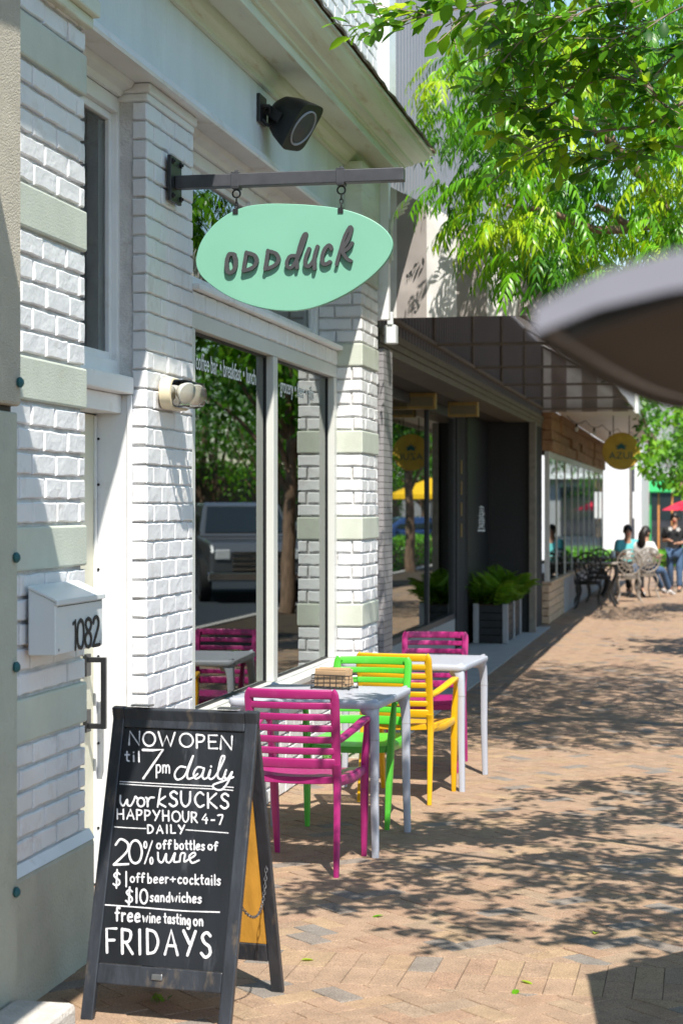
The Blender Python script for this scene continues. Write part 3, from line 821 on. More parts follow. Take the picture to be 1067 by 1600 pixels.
# ================================================================== dark storefront next door
ds = place('dark_storefront', 'dark recessed shop front with corrugated grey upper wall and black end wall', 'building', (-4, 18, 0))
cg = MB()
y = 12.78; pts = []
while y < 26.0:
    pts += [(y, 0), (y + .075, 0), (y + .092, .028), (y + .133, .028), (y + .15, 0)]; y += .15
vs = []
for z in (2.93, 12.0):
    vs += [(-2.33 + e, yy, z) for yy, e in pts]
n_ = len(pts); cg.v = vs
for i in range(n_ - 1):
    if pts[i + 1][0] - pts[i][0] > 1e-6: cg.f.append((i, i + 1, n_ + i + 1, n_ + i))
cg.build('corrugated_wall', M['corrugated'], ds)
MB().box(-8, -2.36, 12.78, 26, 2.93, 12).build('upper_wall', M['grey_wall'], ds)
f = MB()
f.box(-2.60, -2.30, 12.8, 25.9, 2.775, 2.83).box(-2.60, -2.285, 12.8, 25.9, 2.832, 2.88).box(-2.60, -2.27, 12.8, 25.9, 2.882, 2.935)
f.build('fascia', M['fascia'], ds, bevel=.004)
MB().box(-2.31, -2.265, 12.8, 25.9, 3.03, 3.06).build('rail', M['awning_frame'], ds)
MB().box(-2.95, -2.31, 12.9, 25.0, 2.78, 2.81).build('recess_soffit', M['soffit_dark'], ds)
MB().box(-2.9, -2.12, 12.9, 25.2, -.012, .006).build('landing', M['landing'], ds)
MB().box(-7, -2.30, 24.05, 25.9, 0, 2.775).build('end_wall', M['black_wall'], ds)
MB().box(-2.30, -2.215, 24.0, 24.12, 0, 2.774).build('end_trim', M['awning_frame'], ds)
ew = MB()
dk = lambda x, y: on_x(746 + x, 790 + y, -2.836)
for i, y in enumerate((2, 7, 11, 15, 19, 22, 26, 30, 34)):
    a_, b_ = random.uniform(.5, 3), random.uniform(7.5, 11)
    ribbon(ew, [dk(a_, y + 1), dk((a_ + b_) / 2, y + random.uniform(-1.5, 1)), dk(b_, y + random.uniform(-1, 2))], .012, X1, .002, .0003 * (i % 4))
for i, (x, y0_, y1_) in enumerate(((5, 0, 12), (3, 10, 20), (8, 9, 20), (5.5, 18, 32), (2.5, 24, 36), (8.5, 22, 34))):
    ribbon(ew, [dk(x, y0_), dk(x + random.uniform(-1, 1), y1_)], .016, X1, .002, .0013 + .0003 * (i % 4))
ribbon(ew, [dk(0, 39), dk(11, 39)], .02, X1, .002, 0)
# glass front, mullions, base, dark door post
fr = MB()
fr.box(-2.95, -2.87, 12.95, 21.0, .36, .42).box(-2.95, -2.87, 12.95, 21.0, 2.68, 2.775)
for y in (13.0, 16.0, 19.0, 21.0): fr.box(-2.945, -2.875, y, y + .045, .42, 2.68)
fr = fr.build('glass_front', M['grey_metal'], ds, bevel=.003)
MB().box(-2.915, -2.90, 12.95, 21.0, .40, 2.70).build('pane', M['glass_dark'], fr)
MB().box(-2.98, -2.87, 12.95, 21.0, .006, .359).build('base_panel', M['grey_wall'], ds)
MB().box(-3.0, -2.86, 21.05, 21.9, 0, 2.775).build('door_post', M['black_wall'], ds, bevel=.004)
MB().box(-2.859, -2.845, 21.06, 21.09, .1, 2.7).box(-2.859, -2.845, 21.84, 21.87, .1, 2.7).build('door_trim', M['grey_metal'], ds)
for z in (1.3, 1.55, 1.8, 2.05):
    MB().box(-2.8585, -2.85, 21.42, 21.47, z, z + .16).build('brass_plate', M['brass'], ds)
bw_ = MB().box(-3.0, -2.84, 21.91, 24.045, 0, 2.774).build('back_wall', M['black_metal'], ds)
ew.build('wall_mark', M['letter_white'], bw_)
MB().box(-7, -6.9, 12.9, 24, 0, 2.77).build('interior_wall', M['interior_wall'], ds)
MB().box(-6.9, -2.99, 12.9, 24, -.01, .02).build('interior_floor', M['interior_floor'], ds)
# tile pillar between the two buildings
tp = MB().box(-2.9, -2.222, 12.56, 12.92, 0, 2.774).build('tile_pillar', M['dirt'], ds)
mb = MB()
for i in range(62):
    z = .006 + i * .0445
    x = -2.30
    for (a, b) in ((-2.292, -2.258), (-2.256, -2.219)): mb.box(a, b, 12.555, 12.562, z, z + .0405)
    for j in range(5): mb.box(-2.223, -2.217, 12.563 + j * .071, 12.563 + j * .071 + .067, z, z + .0405)
mb.build('mosaic_tiles', M['tile'], tp)
MB().box(-2.9, -2.296, 12.50, 12.556, 0, 2.9).build('rusty_joint', M['white_wood'], tp, label='white painted edge strip with rust')
for y, xx in ((14.6, -2.62), (17.8, -2.72), (19.4, -2.50)):
    b = MB().box(xx - .22, xx + .10, y - .06, y + .06, 2.62, 2.779).build('ceiling_light_box', M['brass'], ds, bevel=.004)
    MB().box(xx - .20, xx + .08, y - .063, y - .0605, 2.645, 2.74).build('diffuser', M['ceil_glow'], b)
jb = MB().box(-2.222, -2.14, 12.6, 12.7, 2.80, 2.93).box(-2.20, -2.16, 12.59, 12.63, 2.93, 3.02).build('junction_box', M['mailbox'], ds, bevel=.006)

# striped awning
A0, A1, AX = 12.82, 25.9, -1.0
awn = place('striped_awning', 'large striped taupe and white canvas awning over the dark shop front', 'awning', (-1.7, 19, 3.02))
def awning_panel(y, th):
    """end panel that follows the slope, with soft folds in the canvas"""
    top = lambda x: 3.98 - (x + 2.30) / (AX + 2.30) * .68
    nx, nz = 30, 12; v = []
    for k in range(nx + 1):
        x = -2.30 + (AX + 2.30) * k / nx
        for q in range(nz + 1):
            z = 3.0 + (top(x) - 3.0) * q / nz; e_ = math.sin(math.pi * q / nz)
            v.append((x, y + e_ * (.010 * math.sin(x * 9 + z * 6) + .007 * math.sin(z * 15 + x * 17)), z))
    nv = len(v); v += [(x_, y_ + th, z_) for x_, y_, z_ in v]; fs = []; w1 = nz + 1
    for k in range(nx):
        for q in range(nz):
            c0 = k * w1 + q; fs.append((c0, c0 + w1, c0 + w1 + 1, c0 + 1)); fs.append((nv + c0, nv + c0 + 1, nv + c0 + w1 + 1, nv + c0 + w1))
        fs.append((k * w1, nv + k * w1, nv + (k + 1) * w1, (k + 1) * w1)); c0 = k * w1 + nz; fs.append((c0, c0 + w1, nv + c0 + w1, nv + c0))
    MB().add(v, fs).build('end_panel', M['stripe_x'], awn, smooth=True)
awning_panel(A0, .006)
awning_panel(A1, .006)
MB().prism([(-2.30, A0 + .012, 3.98), (AX, A0 + .012, 3.30), (AX, A0 + .012, 3.292), (-2.30, A0 + .012, 3.972)], (0, A1 - A0 - .02, 0)).build('roof_canvas', M['stripe_y'], awn)
mb = MB(); y = A0 + .012; k = 0; ys_ = []
while y < A1: ys_.append(y); y += .1075
vs = [(AX + .004 + .004 * math.sin(q * 3.1), q, z_) for i, q in enumerate(ys_) for z_ in (3.30, 3.0 + .018 * (i % 2))]
mb.add(vs, [(2 * i, 2 * i + 1, 2 * i + 3, 2 * i + 2) for i in range(len(ys_) - 1)])
va_ = mb.build('valance', M['stripe_y'], awn); so = va_.modifiers.new("thick", 'SOLIDIFY'); so.thickness = .003
fr = MB()
for y in [A0 + .03 + (A1 - A0 - .08) * i / 5 for i in range(6)]:
    fr.tube([(-2.29, y, 3.93), (AX + .0 - .02, y, 3.26)], .014, 6); fr.tube([(-2.29, y, 3.04), (AX - .02, y, 3.04)], .014, 6)
    fr.tube([(-2.29, y, 3.04), (-2.29, y, 3.93)], .016, 6); fr.tube([(AX - .02, y, 3.04), (AX - .02, y, 3.27)], .012, 6)
for (x, z) in ((-2.0, 3.78), (-1.6, 3.57), (-1.3, 3.41), (AX - .02, 3.03)): fr.tube([(x, A0 + .02, z), (x, A1 - .02, z)], .012, 6)
fr.build('awning_frame', M['awning_frame'], awn)

# ================================================================== restaurant beyond
rs = place('restaurant_building', 'restaurant front with wood clad header, stone base and tall glass panes', 'building', (-4, 33, 0))
XR_ = -2.19
lw = MB().box(-2.6, XR_ - .03, 25.91, 40, 0, .55).build('low_wall', M['dirt'], rs)
mb = MB()
brick_field(mb, (XR_ - .03, 25.91, 0), Y1, Z1, X1, 2.6, .55, bl=.42, bh=.1, course=.11, depth=.03, jt=.008, ch=.012)
brick_field(mb, (-2.55, 25.90, 0), X1, Z1, -Y1, .36, .55, bl=.42, course=.11, depth=.03, jt=.008, ch=.012)
mb.build('stonework', M['sandstone'], lw)
MB().box(-2.6, XR_ - .001, 28.52, 40, 0, .549).build('panel', M['grey_wall'], lw)
MB().box(-2.6, XR_ + .03, 25.91, 40, .551, .60).build('ledge', M['sandstone'], lw, bevel=.01)
rw = MB()
for y in (25.93, 27.3, 28.9, 30.4, 31.9, 33.4, 34.9, 36.4, 37.9, 39.5): rw.box(-2.27, -2.2, y, y + .07, .60, 2.45)
rw.box(-2.27, -2.202, 26.0, 39.5, 2.36, 2.45)
rw = rw.build('window_wall', M['window_alu'], rs)
MB().box(-2.225, -2.212, 25.95, 39.5, .60, 2.38).build('pane', M['glass_dark'], rw)
mb = MB()
y = 25.92
while y < 40:
    L = random.uniform(.9, 2.2); b = min(y + L, 40); z = 2.455
    for hgt in (.16, .14, .17, .12):
        d = random.uniform(-.018, .03); mb.box(-2.5, -2.17 + d, y, b - .01, z, z + hgt - .008); z += hgt
    y = b
mb.build('wood_header', M['barkboard'], rs, bevel=.008)
MB().box(-2.165, -1.0, 26.0, 40, 3.045, 3.10).build('eave_soffit', M['white_wood'], rs)
MB().box(-1.0, -.96, 26.0, 40, 2.98, 3.30).build('eave_edge', M['white_wall'], rs)
MB().box(-7, -2.51, 26, 40.5, .0, 7).build('wall', M['grey_wall'], rs) if False else MB().box(-7, -6.9, 26, 40, 0, 3).box(-7, -2.5, 25.91, 40, 3.1, 7).build('wall', M['grey_wall'], rs)
MB().box(-6.9, -2.3, 26, 40, -.01, .02).build('interior_floor', M['interior_floor'], rs)
def string_lights(y0, y1, x0, x1, n, z):
    sg = place('string_light', 'string of small clear bulbs under the pale eave of the restaurant', 'string lights', (x0, y0, z))
    pts = [Vector((x0 + (x1 - x0) * i / (4 * n), y0 + (y1 - y0) * i / (4 * n), z - .08 * abs(math.sin(math.pi * i / 4)))) for i in range(4 * n + 1)]
    MB().tube(pts, .006, 5).build('cable', M['black_gasket'], sg)
    for i in range(n):
        q = pts[4 * i + 2]
        b = MB().lathe([(.014, 0), (.016, -.03), (.02, -.05)], q, 8).build('socket', M['black_gasket'], sg, smooth=True)
        MB().lathe([(.012, -.05), (.028, -.075), (.03, -.095), (.018, -.115), (.002, -.12)], q, 8).build('bulb', M['headlight'], b, smooth=True)
string_lights(26.6, 34, -2.0, -1.15, 5, 2.98)
# round hanging sign
rsn = place('round_sign', 'round mustard hanging sign with dark teal agave and AZUL lettering', 'sign', (-1.30, 28, 2.2))
c0 = on_y(970, 705, 28)
MB().lathe([(.272, .012), (.285, .006), (.285, -.02), (.272, -.026)], c0, 40, (0, -1, 0)).build('sign_disc', M['gold_sign'], rsn)
tl = MB()
for k in range(7):
    a = R(90 + (k - 3) * 32); l = .10 if k % 2 else .085
    d = Vector((math.cos(a), 0, math.sin(a))); s_ = Vector((-d.z, 0, d.x)); o = c0 + Vector((0, -.0135, .045))
    tl.prism([o - s_ * .004, o + d * l * .45 - s_ * .018, o + d * l, o + d * l * .45 + s_ * .018, o + s_ * .004], (0, -.002 - .0003 * k, 0))
tl.build('agave_mark', M['teal_paint'], rsn)
text_obj('sign_lettering', 'AZUL', .15, (c0.x - .185, c0.y - .0135, c0.z - .115), X1, Z1, M['teal_paint'], rsn, .002, 1.05)
for dx in (-.12, .12): MB().tube([c0 + Vector((dx, 0, .255)), c0 + Vector((dx, 0, .60))], .008, 6).build('hanger', M['black_metal'], rsn)

# ================================================================== far end of the street
ww = place('white_building', 'plain white building end wall beyond the restaurant', 'building', (-5, 60, 0))
MB().box(-9, -2.05, 58, 66, -.02, 6).build('wall', M['white_wall'], ww)
MB().box(-9, -2.0, 57.95, 66, 6.0, 6.2).build('parapet_cap', M['grey_wall'], ww)
MB().box(-2.35, -2.25, 57.9, 57.99, 0, 5).build('downpipe', M['grey_metal'], ww)
fb = place('distant_shop', 'distant grey shop building with dark openings at the end of the street', 'building', (-2, 110, 0))
MB().box(-14, 14, 112, 120, -.1, 11).build('wall', M['grey_wall'], fb)
MB().box(-14, 14, 111.2, 112, 3.4, 3.7).build('ledge', M['white_wall'], fb)
for x in (-6.5, -3.6, -.7, 2.2): 
    q = MB().box(x, x + 2.2, 111.9, 111.99, 0, 2.9).build('shop_window', M['dark_opening'], fb)
    MB().box(x + .1, x + 2.1, 111.88, 111.899, .9, 2.6).build('pane', M['car_glass'], q)
for x in (-6, -2, 2): MB().box(x, x + 1.4, 111.9, 111.99, 5, 7.4).build('upper_window', M['dark_opening'], fb)
ga = place('green_awning', 'bright green awning on orange posts at a far stall', 'awning', (-1.3, 72, 0))
c0 = on_y(1032, 765, 72)
MB().prism([(c0.x - .55, 72, c0.z - .1), (c0.x + .5, 72, c0.z - .1), (c0.x + .5, 73, c0.z + .3), (c0.x - .5, 73, c0.z + .3)], (0, 0, .05)).build('canopy', M['awning_green'], ga)
for x, mm_ in ((c0.x - .42, 'awning_green'), (c0.x - .1, 'orange_paint'), (c0.x + .42, 'orange_paint')): MB().box(x - .035, x + .035, 72.3, 72.4, -.1, c0.z).build('post', M[mm_], ga)
MB().box(c0.x - .3, c0.x + .6, 72.32, 72.38, 0, .9).build('counter', M['dark_opening'], ga)
ru = place('red_umbrella', 'small red market umbrella far down the pavement', 'umbrella', (-.75, 66, 0))
c0 = on_y(1062, 792, 66)
MB().lathe([(.95, -.12), (.5, .12), (.03, .28)], (c0.x + .3, 66, c0.z), 8).build('canopy', M['umbrella_red'], ru)
MB().tube([(c0.x + .3, 66, -.02), (c0.x + .3, 66, c0.z + .3)], .025, 8).build('pole', M['grey_metal'], ru)
def street_sign(px, py0, py1, Y, lab, tilt):
    a = on_y(px, py1, Y); b = on_y(px + tilt, py0, Y)
    s_ = place('street_sign', lab, 'sign', (a.x, Y, 0))
    a.z = -.02
    MB().tube([a, b], .03, 8).build('pole', M['awning_frame'], s_)
    for q in (.62, .62):
        c_ = a.lerp(b, .60)
    MB().box(c_.x - .2, c_.x - .04, Y - .05, Y - .035, c_.z - .35, c_.z + .30).build('plate', M['sign_white'], s_)
    MB().box(c_.x + .06, c_.x + .26, Y - .05, Y - .035, c_.z - .30, c_.z + .36).build('plate', M['sign_white'], s_)
street_sign(984, 720, 860, 46, 'leaning green street pole with two white plates near the white wall', 0)
# ================================================================== sign bracket and hanging sign
YB = 7.96
br = place('sign_bracket', 'dark square steel bracket arm bolted to the white brick pier', 'bracket', (-2.38, YB, 3.12))
pl = MB().box(-2.376, -2.358, YB - .085, YB + .085, 3.03, 3.235).build('wall_plate', M['black_metal'], br, bevel=.003)
for dy in (-.06, .06):
    for z in (3.055, 3.21): MB().lathe([(.014, 0), (.014, .008), (.007, .009), (.007, .016)], (-2.358, YB + dy, z), 6, (1, 0, 0)).build('bolt', M['black_metal'], pl)
MB().box(-2.357, -1.313, YB - .029, YB + .029, 3.092, 3.150).build('arm', M['grey_metal'], br, bevel=.004)
XH = (-2.078, -1.597)
for x in XH:
    cl = MB()
    cl.box(x - .018, x + .018, YB - .033, YB - .0295, 3.086, 3.155).box(x - .018, x + .018, YB + .0295, YB + .033, 3.086, 3.155)
    cl.box(x - .018, x + .018, YB - .033, YB + .033, 3.1505, 3.157).box(x - .018, x + .018, YB - .033, YB + .033, 3.083, 3.0915)
    cl.lathe([(.009, 0), (.009, .012)], (x, YB, 3.157), 6)
    cl.build('clamp', M['grey_metal'], br, bevel=.0015)
hs = place('hanging_sign', 'mint green egg shaped hanging sign with raised dark ODDduck lettering', 'sign', (-1.81, YB, 2.53))
k3 = 3.0486
def sg(x, y, Y=YB - .016): return on_y(290 + x / k3, 250 + y / k3, Y)
out = [(50, 490), (58, 430), (85, 370), (135, 308), (200, 258), (285, 222), (390, 208), (510, 209), (620, 216), (740, 232), (840, 262), (920, 305), (968, 352), (985, 400), (970, 455), (925, 515), (855, 578), (760, 640), (650, 690), (540, 717), (430, 716), (320, 695), (215, 655), (130, 602), (72, 548)]
ol = [sg(p.x, p.y) for p in spline([(a, b, 0) for a, b in out], 5, True)]
MB().prism(ol, (0, .030, 0)).build('sign_panel', M['mint'], hs, bevel=.003)
lt = MB(); nY = Vector((0, -1, 0))
def sstroke(pts, wd, i, smooth=True):
    P = spline([(a, b, 0) for a, b in pts], 8) if smooth else [Vector((a, b, 0)) for a, b in pts]
    ribbon(lt, [sg(p.x, p.y) for p in P], wd, nY, .016 + .0012 * (i % 4), 0, .0011)
W_ = .0215
sstroke([(236, 452), (212, 452), (200, 490), (204, 530), (220, 538), (238, 520), (242, 480), (234, 452)], W_ * .88, 0)
sstroke([(294, 442), (288, 480), (280, 530)], W_ * .82, 1); sstroke([(296, 444), (332, 456), (342, 488), (322, 516), (282, 530)], W_ * .8, 2)
sstroke([(397, 434), (391, 480), (384, 522)], W_ * .82, 3); sstroke([(399, 436), (434, 448), (446, 480), (424, 506), (386, 522)], W_ * .8, 4)
sstroke([(528, 458), (500, 462), (485, 494), (494, 514), (516, 506), (545, 452), (566, 395), (578, 356), (566, 362), (548, 412), (534, 470), (534, 515)], W_ * .74, 5)
sstroke([(592, 425), (576, 468), (574, 500), (590, 508), (612, 480), (632, 414)], W_ * .78, 6); sstroke([(632, 414), (618, 462), (618, 520)], W_ * .76, 7)
sstroke([(697, 425), (688, 408), (668, 424), (654, 462), (656, 492), (672, 498), (692, 486)], W_ * .8, 8)
sstroke([(722, 500), (738, 440), (762, 365), (786, 322), (792, 340), (770, 396), (738, 436)], W_ * .74, 9)
sstroke([(746, 442), (776, 424), (796, 398)], W_ * .74, 10); sstroke([(752, 444), (770, 470), (792, 484)], W_ * .76, 11)
lt.build('lettering', M['letter'], hs)
def ring(mb, c, r, t, nrm, n=14, el=1.0):
    nrm = Vector(nrm).normalized(); a_ = Vector((0, 0, 1)); b_ = nrm.cross(a_)
    pts = [Vector(c) + a_ * math.cos(2 * math.pi * i / n) * r * el + b_ * math.sin(2 * math.pi * i / n) * r for i in range(n + 1)]
    mb.sweep(pts, t, t, [tuple(nrm)] * (n + 1), 6, False)
for x, zt in ((XH[0], sg(245, 236).z), (XH[1], sg(742, 232).z)):
    ch = MB(); top = 3.083; ring(ch, (x, YB, top - .020), .018, .004, (0, 1, 0))
    z = top - .040; i = 0
    while z > zt - .012:
        ring(ch, (x, YB, z - .010), .0075, .0028, (0, 1, 0) if i % 2 else (1, 0, 0), 10, 1.7); z -= .020; i += 1
    ch.box(x - .012, x + .012, YB - .02, YB + .018, zt - .02, zt + .004)
    ch.build('chain', M['black_metal'], hs)

# ================================================================== wall fixtures
# black wall speaker: lofted cabinet, round front ring, bracket
sp = place('wall_speaker', 'black wall mounted loudspeaker tilted down under the cornice', 'speaker', (-2.345, 9.62, 3.78))
ax = Vector((.80, -.16, -.58)).normalized(); sx = Vector((.40, .90, 0)); sx = (sx - ax * ax.dot(sx)).normalized(); sy = ax.cross(sx)
c0 = Vector((-2.262, 9.60, 3.785))
mb = MB(); secs = [(-.045, .02, 2), (-.035, .06, 2), (0, .098, 2.4), (.06, .122, 3), (.13, .135, 4), (.165, .138, 5)]
n = 28
for d, r_, p_ in secs:
    for j in range(n):
        a = 2 * math.pi * j / n; ca, sa = math.cos(a), math.sin(a)
        ca = math.copysign(abs(ca) ** (2 / p_), ca); sa = math.copysign(abs(sa) ** (2 / p_), sa)
        mb.v.append(tuple(c0 + ax * d + sx * ca * r_ * .92 + sy * sa * r_ * 1.0))
for i in range(len(secs) - 1):
    for j in range(n): mb.f.append((i * n + j, i * n + (j + 1) % n, (i + 1) * n + (j + 1) % n, (i + 1) * n + j))
mb.f.append(tuple(range(n))); mb.f.append(tuple((len(secs) - 1) * n + j for j in range(n)))
cab = mb.build('cabinet', M['black_metal'], sp, smooth=True)
fc = c0 + ax * .165
MB().lathe([(.104, 0), (.104, .006), (.097, .008), (.095, .002), (.093, .0)], fc, 32, ax).build('ring', M['planter_frame'], cab, smooth=True)
MB().lathe([(.090, .001), (.088, .004), (.05, .003), (.03, .009), (.01, .012)], fc, 28, ax).build('grille', M['grey_metal'], cab, smooth=True)
a_ = MB(); a_.obox(c0 - sx * .125 + ax * .03, ax * .05, sy * .028, sx * .006); a_.sweep([(-2.34, 9.46, 3.79), (-2.29, 9.46, 3.79), tuple(c0 - sx * .125 + ax * .0)], .03, .012, None, 8)
a_.box(-2.344, -2.325, 9.40, 9.55, 3.70, 3.85)
a_.build('bracket', M['black_metal'], sp, smooth=False, bevel=.003)
MB().sweep([(-2.335, 9.47, 3.73), (-2.30, 9.48, 3.69), (-2.27, 9.52, 3.72)], .008, .008, None, 6).build('cable', M['black_gasket'], sp)

# two-lamp emergency light
em = place('emergency_light', 'ivory oblong emergency light with two lamps under a clear cover', 'light fixture', (-2.376, 8.02, 2.17))
def stadium(hw, hh, n=10):
    P = []
    for i in range(n + 1): a = -math.pi / 2 + math.pi * i / n; P.append((hw - hh + hh * math.cos(a), hh * math.sin(a)))
    for i in range(n + 1): a = math.pi / 2 + math.pi * i / n; P.append((-(hw - hh) + hh * math.cos(a), hh * math.sin(a)))
    return P
EC = Vector((-2.374, 7.925, 2.160))
def stad_loft(secs, mb):
    k = None
    for d, hw, hh in secs:
        P = stadium(hw, hh); k = len(P)
        mb.v += [(EC.x + d, EC.y + a, EC.z + b) for a, b in P]
    for i in range(len(secs) - 1):
        for j in range(k): mb.f.append((i * k + j, i * k + (j + 1) % k, (i + 1) * k + (j + 1) % k, (i + 1) * k + j))
    mb.f.append(tuple(range(k))); mb.f.append(tuple((len(secs) - 1) * k + j for j in range(k)))
    return mb
base = stad_loft([(-.004, .172, .070), (.03, .174, .071), (.045, .170, .068), (.048, .16, .062)], MB()).build('base', M['ivory_plastic'], em, smooth=True)
stad_loft([(.0485, .158, .062), (.09, .153, .061), (.125, .138, .053), (.138, .11, .036)], MB()).build('clear_cover', M['clear'], em, smooth=True)
for dy in (-.075, .072):
    q = Vector((EC.x + .088, EC.y + dy, EC.z + .004)); d = Vector((.62, -.35 if dy < 0 else -.55, -.25)).normalized()
    lh = MB().lathe([(.012, -.032), (.035, -.022), (.047, .004), (.050, .016), (.048, .018)], q, 22, d).build('lamp_head', M['mailbox'], em, smooth=True)
    MB().lathe([(.046, .0185), (.030, .021), (.010, .023)], q, 22, d).build('lens', M['lamp_silver'], lh, smooth=True)

# mailbox
ml = place('mailbox', 'white sloping lid mailbox with black number 1082 on the banded pilaster', 'mailbox', (-2.23, 6.0, 1.15))
y0, y1 = 5.745, 6.225; xb, xf = -2.214, -2.118
MB().prism([(xb, y0, 1.158), (xf, y0, 1.158), (xf, y0, 1.335), (xb, y0, 1.380)], (0, y1 - y0, 0)).build('box', M['mailbox'], ml, bevel=.004)
MB().prism([(xb, y0 - .006, 1.382), (xf + .012, y0 - .006, 1.334), (xf + .012, y0 - .006, 1.322), (xf + .014, y0 - .006, 1.342), (xb, y0 - .006, 1.391)][::1] if False else
           [(xb, y0 - .006, 1.3815), (xf + .001, y0 - .006, 1.3365), (xf + .001, y0 - .006, 1.325), (xf + .010, y0 - .006, 1.325), (xf + .010, y0 - .006, 1.342), (xb, y0 - .006, 1.3905)], (0, y1 - y0 + .012, 0)).build('lid', M['mailbox'], ml, bevel=.002)
MB().box(xf, xf + .0015, y0 + .02, y1 - .02, 1.318, 1.3205).build('lid_gap', M['black_gasket'], ml)
for y_ in (y0 + .03, y1 - .03): MB().lathe([(.005, 0), (.005, .002)], (xf, y_, 1.175), 10, (1, 0, 0)).build('rivet', M['steel'], ml)
nm = MB(); nX = Vector((1, 0, 0))
def md(px, py): return on_x(px, py, xf + .0012)
def mstroke(pts, i, smooth=True):
    P = spline([(a, b, 0) for a, b in pts], 8) if smooth else [Vector((a, b, 0)) for a, b in pts]
    ribbon(nm, [md(p.x / 3.334, 860 + p.y / 3.334) for p in P], .013, nX, .002, .0003 * i)
mstroke([(383, 382), (393, 364), (396, 440), (394, 515)], 0, False)
mstroke([(421, 362), (408, 385), (404, 440), (408, 492), (421, 508), (432, 490), (437, 435), (433, 380), (421, 362)], 1)
mstroke([(460, 354), (448, 370), (450, 402), (461, 420), (473, 400), (474, 368), (460, 354)], 2); mstroke([(461, 420), (446, 445), (446, 485), (459, 503), (473, 484), (474, 446), (461, 420)], 3)
mstroke([(486, 378), (490, 356), (502, 346), (513, 362), (512, 392), (500, 440), (484, 497)], 4); mstroke([(484, 497), (500, 494), (518, 490)], 5, False)
nm.build('number_lettering', M['black_gasket'], ml)

